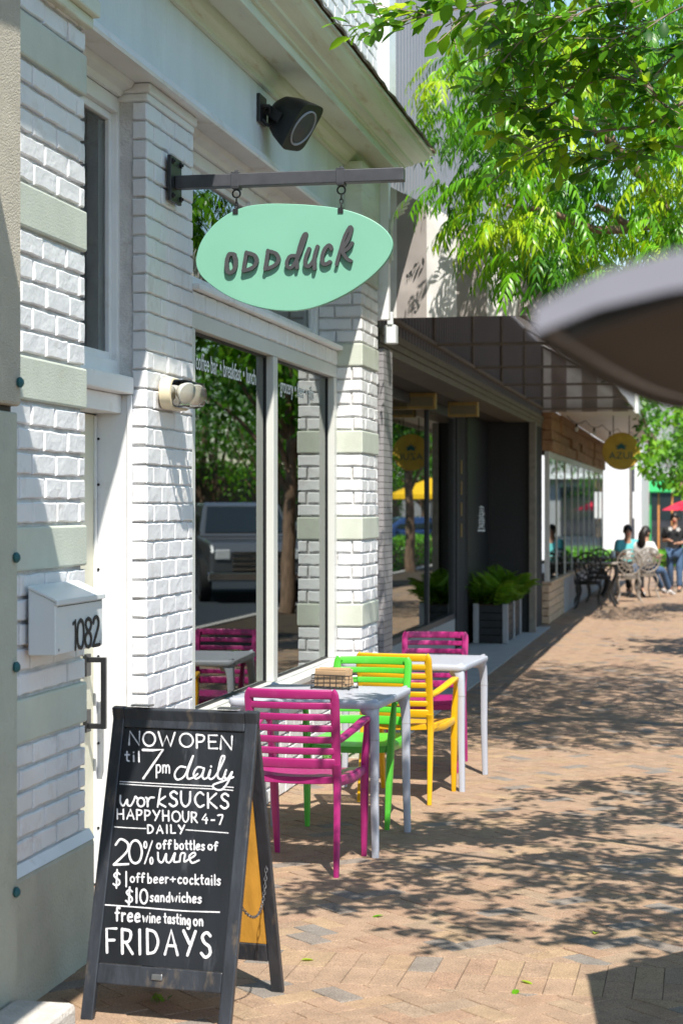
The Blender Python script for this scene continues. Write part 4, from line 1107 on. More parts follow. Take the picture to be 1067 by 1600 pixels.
# ================================================================== resin chairs
def make_chair(label, m, loc, rz):
    """local: seat faces +Y, back at -Y"""
    t_ = thing('cafe_chair', label, 'chair', loc, rz, 'slatted resin armchairs at the pavement tables')
    mm_ = M['plastic_' + m]
    # seat: dished slab with rolled front edge
    mb = MB(); nx, ny = 12, 12
    for s_ in (0, 1):
        for j in range(ny + 1):
            for i in range(nx + 1):
                u = -1 + 2 * i / nx; v = -1 + 2 * j / ny
                hw = .222 - .006 * (v < 0) * v * v
                x = u * hw; y = .015 + v * .225
                rr = .18
                if abs(u) > 1 - rr and abs(v) > 1 - rr:
                    du, dv = (abs(u) - 1 + rr) / rr, (abs(v) - 1 + rr) / rr; q = math.hypot(du, dv)
                    if q > 1e-6:
                        f_ = max(du, dv) / q; x = math.copysign(hw * (1 - rr + rr * du * f_), u); y = .015 + math.copysign(.225 * (1 - rr + rr * dv * f_), v)
                z = .442 - .020 * (1 - u * u) * (1 - .5 * v * v) - .016 * max(0, v) ** 3 + .004 * (v < -.6)
                edge = max(abs(u), abs(v))
                th = .018 + .016 * max(0, (edge - .7) / .3)
                mb.v.append((x, y, z if s_ == 0 else z - th))
    w1 = nx + 1; nn = w1 * (ny + 1)
    for j in range(ny):
        for i in range(nx):
            k = j * w1 + i; mb.f.append((k, k + 1, k + 1 + w1, k + w1)); mb.f.append((nn + k, nn + k + w1, nn + k + 1 + w1, nn + k + 1))
    for i in range(nx):
        mb.f.append((i, nn + i, nn + i + 1, i + 1)); k = ny * w1 + i; mb.f.append((k + 1, nn + k + 1, nn + k, k))
    for j in range(ny):
        k = j * w1; mb.f.append((k + w1, nn + k + w1, nn + k, k)); k += nx; mb.f.append((k, nn + k, nn + k + w1, k + w1))
    mb.build('seat', mm_, t_, smooth=True, bevel=.004)
    # backrest: rim, side posts and bowed slats
    by = lambda z: -.205 - (z - .44) * .16 - max(0, z - .62) * .06
    bow = lambda x: -.030 * (1 - (x / .205) ** 2)
    mb = MB()
    def slat(z, hh, th, xw=.190):
        pts = [(x, by(z) + bow(x) , z) for x in [xw * (-1 + i / 6) for i in range(13)]]
        up = Vector((0, -.16, 1)).normalized()
        mb.sweep(pts, hh, th, tuple(up), 14, True, 2.6)
    for z in (.766, .714, .662, .610, .558): slat(z, .0155, .0075)
    slat(.502, .023, .009)
    slat(.818, .021, .010, .186)
    rim = [(-.192, by(.45), .45), (-.194, by(.6), .60), (-.198, by(.76) , .76), (-.196, by(.81), .81), (-.184, by(.829) + .0, .829)]
    for sgn in (-1, 1):
        P = spline([(sgn * abs(x), y, z) for x, y, z in rim], 5)
        mb.sweep(P, .020, .013, (1, 0, 0), 14, True, 2.4)
    # soft rounded lower corners where slats run into the posts
    mb.build('backrest', mm_, t_, smooth=True)
    for sgn in (-1, 1):
        P = spline([(sgn * .203, -.262, 0), (sgn * .199, -.235, .20), (sgn * .195, -.208, .42), (sgn * .193, by(.50) + .0, .50)], 6)
        mb = MB().sweep(P, [.0125 + .008 * i / (len(P) - 1) for i in range(len(P))], [.0125 + .009 * i / (len(P) - 1) for i in range(len(P))], (1, 0, 0), 10, True, 1.4)
        mb.build('leg', mm_, t_, smooth=True)
        P = spline([(sgn * .212, .262, 0), (sgn * .218, .245, .22), (sgn * .224, .228, .43), (sgn * .234, .218, .58), (sgn * .236, .205, .650)], 6)
        k = len(P)
        mb = MB().sweep(P, [.0125 + .007 * math.sin(math.pi * min(1, 1.2 * i / (k - 1))) for i in range(k)], [.0125 + .010 * math.sin(math.pi * min(1, 1.1 * i / (k - 1))) + .004 * i / k for i in range(k)], (1, 0, 0), 10, True, 1.4)
        mb.build('leg', mm_, t_, smooth=True)
        P = spline([(sgn * .198, by(.60) - .004, .605), (sgn * .212, by(.60) + .075, .615), (sgn * .238, -.02, .645), (sgn * .247, .10, .664), (sgn * .244, .175, .662), (sgn * .237, .212, .640)], 6)
        k = len(P)
        mb = MB().sweep(P, [.014 + .010 * math.sin(math.pi * i / (k - 1)) for i in range(k)], [.017 - .007 * math.sin(math.pi * i / (k - 1)) for i in range(k)], (1, 0, 0), 10, True, 1.5)
        mb.build('armrest', mm_, t_, smooth=True)
        mb = MB().sweep([(sgn * .20, -.19, .418), (sgn * .222, .0, .410), (sgn * .224, .225, .420)], .012, .022, (1, 0, 0), 8, True, 1.5)
        mb.build('seat_rail', mm_, t_, smooth=True)
    return t_
make_chair('magenta slatted armchair with its back to the chalkboard', 'magenta', (-1.815, 8.235, 0), R(-2))
make_chair('lime green slatted armchair facing the nearer pale table', 'green', (-1.80, 9.47, 0), R(180 - 4))
make_chair('yellow slatted armchair with its back to the green chair', 'yellow', (-1.685, 10.29, 0), R(-6))
make_chair('magenta slatted armchair at the far side of the farther table', 'magenta', (-1.742, 11.52, 0), R(180))

def make_table(label, loc, rz):
    t_ = thing('cafe_table', label, 'table', loc, rz, 'pale grey square pavement tables')
    hw, h = .375, .735
    mb = MB(); n = 6; rad = .045
    def ringpts(w_, rd, z):
        P = []
        for (sx_, sy_, a0) in ((1, 1, 0), (-1, 1, 90), (-1, -1, 180), (1, -1, 270)):
            for i in range(n + 1):
                a = R(a0 + 90 * i / n); P.append((sx_ * (w_ - rd) + rd * math.cos(a), sy_ * (w_ - rd) + rd * math.sin(a), z))
        return P
    secs = [(hw - .02, rad, h - .038), (hw - .004, rad, h - .034), (hw, rad, h - .026), (hw, rad, h - .008), (hw - .003, rad, h - .002), (hw - .008, rad, h), (hw - .1, .02, h + .0008)]
    for a in secs: mb.v += ringpts(*a)
    k = 4 * (n + 1)
    for i in range(len(secs) - 1):
        for j in range(k): mb.f.append((i * k + j, i * k + (j + 1) % k, (i + 1) * k + (j + 1) % k, (i + 1) * k + j))
    mb.f.append(tuple(range(k))); mb.f.append(tuple((len(secs) - 1) * k + j for j in range(k)))
    mb.build('tabletop', M['plastic_table'], t_, smooth=True)
    for sx_ in (-1, 1):
        for sy_ in (-1, 1):
            o = hw - .027
            P = [(sx_ * (o + .006), sy_ * (o + .006), 0), (sx_ * o, sy_ * o, .3), (sx_ * o, sy_ * o, .56), (sx_ * (o - .004), sy_ * (o - .004), .64), (sx_ * (o - .012), sy_ * (o - .012), .68), (sx_ * (o - .03), sy_ * (o - .03), h - .030)]
            wd = [.0165, .0195, .0215, .0235, .030, .050]
            lg = MB().sweep(P, wd, wd, (1, 0, 0), 14, True, 1.9).build('leg', M['plastic_table'], t_, smooth=True)
            MB().sweep([(sx_ * o, sy_ * o, .553), (sx_ * o, sy_ * o, .557)], (.0222), (.0222), (1, 0, 0), 14, True, 1.9).build('joint_ring', M['grey_wall'], lg)
    return t_
make_table('pale grey square table holding a wire basket, nearer of the two', (-1.868, 8.83, 0), R(-3))
make_table('bare pale grey square table between yellow and far magenta chairs', (-1.725, 10.90, 0), R(-4))
# wire basket with napkins
wb = thing('napkin_basket', 'black wire basket of kraft paper napkins on the nearer table', 'basket', (-1.845, 9.02, .7365), R(-12))
wire = MB(); L_, D_, Hh = .102, .055, .07
for z in (.006, Hh): wire.tube([(-L_, -D_, z), (L_, -D_, z), (L_, D_, z), (-L_, D_, z), (-L_, -D_, z)], .0028, 6)
for z in (.03, .052): wire.tube([(-L_, -D_, z), (L_, -D_, z), (L_, D_, z), (-L_, D_, z), (-L_, -D_, z)], .0016, 6)
for x in [-L_ + 2 * L_ * i / 6 for i in range(7)]:
    wire.tube([(x, -D_, Hh), (x, -D_, .006), (x, D_, .006), (x, D_, Hh)], .0016, 5)
for x in (-L_, L_):
    for y in (-D_, D_): wire.lathe([(.001, .000), (.006, .002), (.006, .010), (.001, .013)], (x, y, 0), 8)
wire.build('wire_frame', M['black_metal'], wb)
np_ = MB()
for i in range(7):
    y = -.042 + .014 * i; hh = random.uniform(.078, .1)
    np_.obox((random.uniform(-.01, .0), y, .012 + hh / 2), (.084, random.uniform(-.004, .004), 0), (0, .0055, random.uniform(-.001, .001)), (random.uniform(-.006, .006), random.uniform(-.006, .006), hh / 2))
np_.build('napkin_stack', M['kraft'], wb, bevel=.002)

# ================================================================== A-frame chalkboard
AB = place('sandwich_board', 'black wooden A-frame chalkboard hand lettered with happy hour offers', 'sandwich board', (-1.70, 5.83, 0))
x0, y0, aa, Wb, Zt, Db = -1.697, 5.832, .108, .515, .985, .263
rv = Vector((math.cos(aa), -math.sin(aa), 0)); nv = Vector((-math.sin(aa), -math.cos(aa), 0))
def bpt(sx_, side, q, out=0.0):
    """point on a leaf: sx -1..1 across, q 0 (foot)..1 (top), out along the leaf normal"""
    up = (Vector((0, 0, Zt)) - nv * side * Db); nn = rv.cross(up) * side; nn.normalize()
    if nn.dot(nv * side) < 0: nn = -nn
    return Vector((x0, y0, 0)) + rv * sx_ * Wb / 2 + nv * Db * side + up * q + nn * out
def bbar(mb, side, sx0, sx1, q0, q1, t0, t1):
    vs = [bpt(sx_, side, q, o) for o in (t0, t1) for (sx_, q) in ((sx0, q0), (sx1, q0), (sx1, q1), (sx0, q1))]
    mb.add(vs, [(3, 2, 1, 0), (4, 5, 6, 7), (0, 1, 5, 4), (1, 2, 6, 5), (2, 3, 7, 6), (3, 0, 4, 7)])
sw = .165
for side, nm_ in ((1, 'front_frame'), (-1, 'rear_frame')):
    mb = MB()
    bbar(mb, side, -1, -1 + sw, 0, 1, -.022, .0)
    bbar(mb, side, 1 - sw, 1, 0, 1, -.022, .0)
    bbar(mb, side, -1 + sw + .002, 1 - sw - .002, .93, .998, -.022, -.0006)
    bbar(mb, side, -1 + sw + .002, 1 - sw - .002, .115, .178, -.022, -.0006)
    fr_ = mb.build(nm_, M['board_frame'], AB, bevel=.0035)
    pm = MB(); bbar(pm, side, -1 + sw + .003, 1 - sw - .003, .18, .928, -.0115, -.0065)
    pm.build('chalk_panel', M['chalkboard'], fr_)
    wm = MB(); bbar(wm, side, -1 + sw + .003, 1 - sw - .003, .18, .928, -.019, -.0125)
    wm.build('back_panel', M['wood'], fr_)
    if side == 1:
        hb = MB(); bbar(hb, 1, -.09, .05, .139, .157, .0005, .004); hb.build('plate', M['steel'], fr_, bevel=.002); front = fr_
hg = MB()
for sx_ in (-.6, .6): hg.obox(bpt(sx_, 1, 1.0) * .5 + bpt(sx_, -1, 1.0) * .5 + Vector((0, 0, .004)), rv * .035, nv * .018, (0, 0, .003))
hg.build('hinge', M['steel'], AB)
# chain between the leaves
cm = MB(); a = bpt(.93, 1, .40, -.018); b = bpt(.93, -1, .47, -.012); nl = 34
prev = None
for i in range(nl + 1):
    t_ = i / nl; p = a.lerp(b, t_) + Vector((0, 0, -.17 * 4 * t_ * (1 - t_) * .62)) + rv * .02 * math.sin(math.pi * t_)
    if prev is not None:
        d = (p - prev); s_ = rv if i % 2 else Vector((0, 0, 1)).cross(d).cross(d)
        s_ = (s_ - d * (s_.dot(d) / d.dot(d))).normalized(); c_ = (p + prev) / 2; L = d.length * .66; dd = d.normalized()
        pts = [c_ + dd * math.cos(2 * math.pi * k / 8) * L + s_ * math.sin(2 * math.pi * k / 8) * .0045 for k in range(9)]
        cm.tube(pts, .0014, 5)
    prev = p
cm.build('chain', M['grey_metal'], AB)
# chalk lettering, on the panel plane
up1 = (Vector((0, 0, Zt)) - nv * Db).normalized(); bn = rv.cross(up1); bn = bn if bn.dot(nv) > 0 else -bn
p0 = bpt(0, 1, .5, -.0065)
ck = MB(); cnt = [0]
def chalk(pts, wd, tr, smooth):
    P = [Vector((a, b, 0)) for a, b in pts]
    if smooth and len(P) > 2: P = spline(P, 7)
    P = [on_plane(*tr(p.x, p.y), p0, bn) for p in P]
    cnt[0] += 1
    ribbon(ck, P, wd * .88, bn, .0006, .00012 * (cnt[0] % 5) + .0002)
def arc(cx, cy, rx, ry, a0, a1, n=12): return [(cx + rx * math.cos(R(a0 + (a1 - a0) * i / n)), cy + ry * math.sin(R(a0 + (a1 - a0) * i / n))) for i in range(n + 1)]
Gl = {
 'N': (.8, [[(0, 0), (.04, 1), (.72, 0), (.74, 1)]]), 'O': (.95, [arc(.45, .5, .43, .5, 80, 445)]), 'W': (1.2, [[(0, 1), (.3, 0), (.58, .75), (.85, 0), (1.15, 1)]]),
 'P': (.62, [[(.02, 0), (0, 1)], [(0, .98), (.4, .95), (.5, .75), (.36, .5), (.02, .45)]]), 'E': (.62, [[(.55, 1), (0, .98), (.02, 0), (.58, .03)], [(.0, .5), (.45, .52)]]),
 'S': (.6, [[(.52, .86), (.3, 1), (.06, .82), (.18, .58), (.45, .42), (.5, .14), (.24, -.02), (0, .14)]]), 'U': (.75, [[(0, 1), (.02, .3), (.3, -.02), (.6, .3), (.64, 1)]]),
 'C': (.72, [[(.62, .84), (.36, 1), (.06, .68), (.06, .3), (.34, 0), (.64, .14)]]), 'K': (.7, [[(0, 1), (.02, 0)], [(.58, 1), (.04, .48), (.62, 0)]]),
 'H': (.78, [[(0, 1), (.02, 0)], [(.62, 1), (.64, 0)], [(.02, .5), (.63, .52)]]), 'A': (.8, [[(0, 0), (.36, 1), (.72, 0)], [(.14, .36), (.6, .36)]]),
 'Y': (.75, [[(0, 1), (.34, .48)], [(.68, 1), (.22, 0)]]), 'R': (.66, [[(.02, 0), (0, 1)], [(0, .98), (.42, .94), (.5, .74), (.36, .5), (.03, .46)], [(.2, .47), (.6, 0)]]),
 'D': (.75, [[(.02, 0), (0, 1)], [(0, .98), (.42, .9), (.62, .5), (.42, .1), (.02, .01)]]), 'I': (.25, [[(.08, 1), (.1, 0)]]), 'L': (.6, [[(0, 1), (.02, .02), (.52, .04)]]),
 'F': (.62, [[(.56, 1), (0, .98), (.03, 0)], [(.01, .5), (.44, .52)]]), '4': (.7, [[(.42, 1), (0, .38), (.62, .38)], [(.5, .62), (.46, 0)]]), '-': (.5, [[(.05, .42), (.42, .44)]]),
 '7': (.6, [[(0, .96), (.55, 1), (.22, 0)]]), '2': (.62, [[(.02, .78), (.24, 1), (.5, .78), (.36, .42), (0, .02)], [(0, .02), (.56, .03)]]), '0': (.68, [arc(.3, .5, .28, .5, 85, 450)]),
 '%': (.75, [arc(.12, .82, .1, .14, 0, 360, 8), arc(.56, .14, .1, .14, 0, 360, 8), [(.62, 1), (.06, 0)]]), '1': (.22, [[(.1, 1), (.1, 0)]]),
 '$': (.6, [[(.5, .82), (.28, .94), (.06, .76), (.2, .56), (.44, .42), (.48, .18), (.24, .04), (0, .16)], [(.3, 1.12), (.24, -.12)]]),
 't': (.4, [[(.16, .95), (.17, .15), (.34, .03)], [(0, .62), (.36, .64)]]), 'i': (.2, [[(.08, .6), (.1, 0)], [(.08, .86), (.09, .9)]]), 'l': (.2, [[(.08, 1), (.1, 0)]]),
 'p': (.55, [[(.04, .6), (.04, -.4)], [(.04, .5), (.26, .62), (.46, .42), (.4, .1), (.2, 0), (.05, .1)]]), 'm': (.85, [[(.04, .6), (.05, 0)], [(.05, .42), (.22, .62), (.36, .44), (.37, 0)], [(.37, .42), (.54, .62), (.7, .42), (.71, 0)]]),
 'o': (.58, [arc(.25, .3, .23, .3, 80, 445)]), 'f': (.42, [[(.4, .92), (.24, 1), (.15, .8), (.14, 0)], [(0, .56), (.34, .58)]]), 'b': (.55, [[(.03, 1), (.05, 0)], [(.05, .42), (.26, .6), (.46, .36), (.36, .05), (.06, .05)]]),
 'e': (.55, [[(.04, .32), (.44, .36), (.38, .58), (.18, .58), (.03, .3), (.14, .02), (.44, .08)]]), 's': (.45, [[(.38, .5), (.22, .6), (.05, .47), (.2, .32), (.36, .18), (.22, 0), (0, .08)]]),
 'r': (.42, [[(.04, .6), (.06, 0)], [(.05, .36), (.2, .58), (.36, .54)]]), 'w': (.75, [[(0, .6), (.16, 0), (.34, .46), (.5, 0), (.68, .6)]]), 'n': (.55, [[(.04, .6), (.05, 0)], [(.05, .4), (.26, .62), (.42, .42), (.43, 0)]]),
 'c': (.5, [[(.42, .5), (.24, .6), (.04, .34), (.18, .02), (.44, .1)]]), 'k': (.5, [[(.03, 1), (.05, 0)], [(.42, .6), (.06, .26), (.44, 0)]]), 'a': (.55, [[(.42, .55), (.2, .6), (.03, .32), (.14, .02), (.36, .16), (.43, .55)], [(.43, .58), (.46, 0)]]),
 'd': (.56, [[(.42, .5), (.2, .58), (.03, .3), (.14, .02), (.4, .14)], [(.44, 1), (.45, 0)]]), 'h': (.55, [[(.03, 1), (.05, 0)], [(.05, .38), (.26, .6), (.42, .4), (.43, 0)]]), 'g': (.55, [[(.42, .52), (.2, .6), (.03, .34), (.16, .04), (.38, .18), (.43, .58), (.42, -.2), (.22, -.4), (.02, -.28)]]),
 'u': (.55, [[(.03, .6), (.06, .12), (.24, .0), (.42, .2), (.43, .6)], [(.43, .6), (.46, 0)]]), '+': (.5, [[(.05, .34), (.42, .36)], [(.23, .54), (.24, .14)]]), ' ': (.3, []),
}
SM = set('OPSUCRDtpmofbersnckadhgu20%$7')
def word(s, a, b, h, wd, tr, gap=.16):
    tot = sum(Gl[c_][0] + gap for c_ in s) - gap
    ex = (b[0] - a[0]) / tot; sl = (b[1] - a[1]) / (b[0] - a[0]); x = 0
    for c_ in s:
        w_, st__ = Gl[c_]; jy = random.uniform(-.03, .03) * h
        for q in st__:
            chalk([(a[0] + (x + u) * ex, a[1] + (x + u) * ex * sl - v * h + jy) for u, v in q], wd * random.uniform(.92, 1.08), tr, c_ in SM)
        x += w_ + gap
ta = lambda x, y: (120 + x / 3.233, 1090 + y / 3.233)
tb = lambda x, y: (x / 1.998, 1200 + y / 1.998)
w1, w2 = .0062, .0048
word('NOW', (266, 238), (500, 248), 70, w1, ta); word('OPEN', (520, 249), (790, 265), 68, w1, ta)
word('til', (246, 322), (322, 325), 52, w1 * .9, ta, .25)
chalk([(335, 264), (386, 266), (438, 262), (395, 325), (338, 408)], .0085, ta, False)
word('pm', (402, 378), (476, 380), 64, w2, ta, .1)
for q in ([(552, 352), (520, 350), (496, 385), (508, 414), (545, 396), (575, 325), (590, 292), (580, 322), (562, 375), (562, 408), (590, 404), (612, 385)],
          [(645, 358), (612, 352), (592, 384), (602, 410), (630, 394), (644, 362), (636, 396), (646, 411), (668, 396), (676, 366)],
          [(676, 366), (666, 398), (680, 412), (704, 392), (735, 335), (748, 300), (733, 300), (716, 365), (714, 402), (734, 412), (752, 385)],
          [(756, 366), (746, 396), (762, 410), (786, 374), (766, 425), (735, 464), (700, 462), (690, 442), (735, 424), (792, 402)]): chalk(q, .0062, ta, True)
chalk([(679, 346), (680, 350)], .006, ta, False)
chalk([(220, 424), (450, 436), (688, 448)], .0028, ta, True); chalk([(220, 436), (450, 450), (690, 462)], .0028, ta, True)
chalk([(742, 450), (792, 454)], .0028, ta, False); chalk([(736, 464), (790, 469)], .0028, ta, False)
for q in ([(222, 495), (222, 530), (238, 546), (256, 515), (258, 540), (274, 546), (292, 515), (298, 500), (310, 512)], arc(326, 528, 18, 22, 260, 625),
          [(350, 505), (358, 512), (360, 550)], [(360, 525), (372, 506), (392, 505)], [(424, 460), (410, 552)], [(448, 500), (416, 528), (450, 552)]): chalk(q, w1, ta, True)
word('SUCKS', (470, 547), (772, 560), 74, w1 * 1.1, ta, .2)
word('HAPPY', (206, 612), (424, 622), 50, w1 * .85, ta, .2); word('HOUR', (436, 622), (612, 632), 52, w1 * .85, ta, .2); word('4-7', (634, 634), (740, 642), 46, w1 * .85, ta, .3)
word('DAILY', (360, 686), (548, 686), 42, w1 * .85, ta, .3)
chalk([(192, 653), (270, 658), (352, 662)], .0028, ta, True); chalk([(552, 668), (660, 676), (766, 684)], .0028, ta, True)
chalk([(362, 240), (378, 222), (400, 236), (396, 262), (356, 302)], .0075, tb, True); chalk([(356, 302), (402, 300)], .0075, tb, False)
chalk(arc(424, 262, 20, 36, 85, 450), .0075, tb, True); word('%', (450, 298), (482, 299), 72, w2, tb)
word('off', (490, 252), (536, 253), 27, w2, tb); word('bottles', (546, 253), (640, 256), 29, w2, tb); word('of', (650, 255), (681, 257), 26, w2, tb)
for q in ([(494, 264), (496, 288), (508, 294), (520, 268), (520, 290), (532, 294), (546, 266)], [(548, 266), (544, 292), (560, 292)], [(562, 292), (566, 268), (578, 268), (576, 292), (592, 284), (610, 272), (606, 264), (592, 276), (600, 296), (622, 288)]): chalk(q, w1 * .95, tb, True)
chalk([(552, 250), (553, 252)], w1, tb, False)
word('$1', (355, 370), (400, 371), 46, w1 * .9, tb, .3); word('off', (408, 356), (453, 357), 28, w2, tb); word('beer', (462, 359), (528, 360), 30, w2, tb); word('+', (530, 360), (552, 360), 34, w2, tb); word('cocktails', (556, 361), (690, 366), 31, w2, tb)
word('$10', (394, 420), (465, 423), 44, w1, tb, .14); word('sandwiches', (470, 416), (630, 421), 30, w2, tb)
chalk([(328, 427), (450, 436), (570, 446), (686, 450)], .0040, tb, True)
word('free', (362, 477), (440, 481), 42, w1 * 1.1, tb); word('wine', (447, 481), (503, 483), 32, w2, tb); word('tasting', (513, 484), (596, 490), 32, w2, tb); word('on', (605, 491), (636, 494), 32, w2, tb)
word('FRIDAYS', (334, 574), (662, 590), 76, .0092, tb, .26)
ck.build('chalk_lettering', M['chalk'], front)

# ================================================================== fern planter by the dark wall
pt = place('planter', 'black boarded planter box with grey corner posts by the black wall', 'planter', (-2.56, 22.6, 0))
px0, px1, py0, py1 = -2.78, -2.36, 21.95, 23.6
mb = MB()
for i in range(5): mb.box(px0 + .02, px1 - .02, py0 + .02, py1 - .02, .02 + .09 * i, .02 + .09 * i + .084)
mb.build('box', M['planter_black'], pt, bevel=.004)
for x in (px0, px1 - .065):
    for y in (py0, py1 - .065): MB().box(x, x + .065, y, y + .065, .008, .485).build('corner_post', M['planter_frame'], pt, bevel=.003)
MB().box(px1 - .022, px1 - .0005, (py0 + py1) / 2 - .03, (py0 + py1) / 2 + .03, .008, .4848).build('side_post', M['planter_frame'], pt, bevel=.003)
MB().box(px0 + .03, px1 - .03, py0 + .03, py1 - .03, .45, .478).build('soil', M['soil'], pt)
def frond_plant(name, label, cat, cx, cy, z, n, L, spread, mkey='fern', sx_=.2, sy_=.8):
    P = []; D = []; Nn = []; T = []
    for i in range(n):
        a = random.uniform(0, 2 * math.pi); l = L * random.uniform(.7, 1.15); base = Vector((cx + random.uniform(-sx_, sx_), cy + random.uniform(-sy_, sy_), z))
        h = Vector((math.cos(a), math.sin(a), 0)); tn = random.random()
        rise = random.uniform(.8, 1.5)
        prev = base
        for k in range(1, 15):
            u = k / 14
            p = base + h * (l * spread * u) + Vector((0, 0, l * (rise * u - .75 * u * u)))
            tg = (p - prev).normalized(); s_ = tg.cross(Vector((0, 0, 1)))
            if s_.length < .01: s_ = Vector((1, 0, 0))
            s_.normalize(); wl = .11 * L / .5 * math.sin(math.pi * min(1, u * .9 + .12))
            for sg_ in (-1, 1):
                P.append(prev); D.append((s_ * sg_ * 1 + tg * .9) * max(wl, .05 * L)); Nn.append(s_.cross(tg)); T.append(min(1, max(0, tn * .6 + u * .3 + random.uniform(-.1, .1))))
            prev = p
    P = np.array([tuple(p) for p in P]); Dv = np.array([tuple(p) for p in D]); Lg = np.linalg.norm(Dv, axis=1); Nv = np.array([tuple(p) for p in Nn])
    return tag(foliage(name, [leaf_arrays(P, Dv, Nv, Lg, Lg * .26, 'narrow', np.array(T))], M[mkey], None), label, cat)
frond_plant('fern_plant', 'arching green fern filling the black planter box', 'plant', -2.57, 22.75, .47, 80, .56, .62)
frond_plant('fern_plant', 'small dark green plant behind the tile pillar foot', 'plant', -2.62, 13.35, .0, 26, .50, .5, 'hedge', .1, .15)
frond_plant('window_plant', 'green leafy plant just inside the shop window', 'plant', -2.68, 9.0, .74, 12, .30, .9, 'hedge', .08, .3)
pot = MB().lathe([(.07, 0), (.09, .14), (.095, .15), (.08, .15)], (-2.70, 9.0, .60), 18).build('plant_pot', M['concrete'], None, smooth=True)
tag(pot, 'pale pot under the leafy plant inside the shop window', 'pot')
MB().box(-3.0, -2.56, 8.4, 11.7, .55, .598).build('interior_shelf', M['wood'], cafe)
frond_plant('pavement_weed', 'small weed growing at the foot of the low brick wall near the board', 'weed', -2.34, 9.2, .0, 8, .09, .6, 'hedge', .02, .06)
frond_plant('pavement_weed', 'small purple green weed at the wall behind the table legs', 'weed', -2.30, 11.3, .0, 12, .22, .6, 'hedge', .04, .08)
frond_plant('pavement_weed', 'tiny weed tuft in the paver joints under the chalkboard', 'weed', -1.80, 5.86, .0, 9, .045, .6, 'fern', .03, .03)

# ================================================================== near patio umbrella (rim crosses the right edge)
um = place('patio_umbrella', 'low taupe patio umbrella with a valance coloured as sunlit, nearer of the two umbrellas', 'umbrella', (.751, 1.688, -.004))
Ru, ns, a0, zr, za = .95, 6, R(204), 1.781, 2.10
cxy = Vector((.751, 1.688, 0))
def rimp(i, r_=Ru, z=zr): a = a0 + 2 * math.pi * i / ns; return Vector((cxy.x + r_ * math.cos(a), cxy.y + r_ * math.sin(a), z))
mb = MB(); seg = 16; rad = 6; vs = []; lift = []
for i in range(ns):
    A, B = rimp(i), rimp(i + 1)
    for k in range(seg):
        u = k / seg; e_ = min(u, 1 - u); sag = 1 - math.exp(-e_ * Ru / .075)
        up_ = .034 * sag if i != 5 else -.008 * math.sin(math.pi * u)      # the flap between two tips lifts; one panel hangs slack
        p = A.lerp(B, u); lift.append(sag)
        for q in range(rad + 1):
            f_ = 1 - q / rad
            vs.append((cxy.x + (p.x - cxy.x) * f_, cxy.y + (p.y - cxy.y) * f_, zr + (za - zr) * (1 - f_ ** 1.15) + up_ * f_ ** 3))
tot = ns * seg; fs = []
for i in range(tot):
    j = (i + 1) % tot
    for q in range(rad): fs.append((i * (rad + 1) + q, j * (rad + 1) + q, j * (rad + 1) + q + 1, i * (rad + 1) + q + 1))
mb.add(vs, fs); cn = mb.build('canopy', M['umbrella_top'], um, smooth=True)
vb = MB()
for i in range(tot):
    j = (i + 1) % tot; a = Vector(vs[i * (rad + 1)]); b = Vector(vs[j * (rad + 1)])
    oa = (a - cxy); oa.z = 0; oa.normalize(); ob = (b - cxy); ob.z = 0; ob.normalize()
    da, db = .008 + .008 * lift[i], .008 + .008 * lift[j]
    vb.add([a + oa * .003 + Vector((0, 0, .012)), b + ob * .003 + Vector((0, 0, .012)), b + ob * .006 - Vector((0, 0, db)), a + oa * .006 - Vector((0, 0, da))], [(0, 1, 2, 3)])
vb.build('valance', M['umbrella_sunlit_band'], cn)
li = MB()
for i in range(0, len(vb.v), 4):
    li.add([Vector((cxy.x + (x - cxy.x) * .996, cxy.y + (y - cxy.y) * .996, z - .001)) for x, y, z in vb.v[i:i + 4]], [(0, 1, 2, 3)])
li.build('valance_inner_shade', M['umbrella_top'], cn)  # darker inner sheet added so the valance looks shaded from inside
rb = MB()
for i in range(ns): rb.tube([rimp(i, Ru * .98, zr - .004), Vector((cxy.x, cxy.y, za - .02))], .007, 6)
rb.build('rib', M['grey_metal'], um)
MB().tube([(cxy.x, cxy.y, 0), (cxy.x, cxy.y, za + .06)], .022, 12).build('pole', M['grey_metal'], um)
MB().lathe([(.26, 0), (.26, .05), (.05, .08), (.03, .3)], (cxy.x, cxy.y, -.004), 24).build('base', M['concrete'], um, smooth=True)
# second umbrella: its shadow falls across the lower right pavers
def octo_umbrella(label, cx, cy, Rr, a_first, zr, za, mk):
    u = place('patio_umbrella', label, 'umbrella', (cx, cy, -.004)); mb = MB()
    P = [(cx + Rr * math.cos(a_first + math.pi / 4 * i), cy + Rr * math.sin(a_first + math.pi / 4 * i), zr) for i in range(8)]
    v = P + [(cx, cy, za)]; mb.add(v, [(i, (i + 1) % 8, 8) for i in range(8)]); c_ = mb.build('canopy', M[mk], u)
    r_ = MB()
    for p in P: r_.tube([p, (cx, cy, za - .02)], .008, 6)
    r_.build('rib', M['grey_metal'], u)
    MB().tube([(cx, cy, 0), (cx, cy, za + .08)], .022, 10).build('pole', M['grey_metal'], u)
    MB().lathe([(.26, 0), (.26, .05), (.05, .08), (.03, .3)], (cx, cy, -.004), 20).build('base', M['concrete'], u, smooth=True)
    return u
ca = R(-16)
c2 = Vector((-.42 + SXZ * 2.1, 6.49 - SYZ * 2.1, 2.1))
octo_umbrella('taupe umbrella standing farther along, its shadow corner on the pavers', c2.x + 1.25 * math.cos(ca), c2.y + 1.25 * math.sin(ca), 1.25, ca + math.pi, 2.1, 2.6, 'umbrella_top')
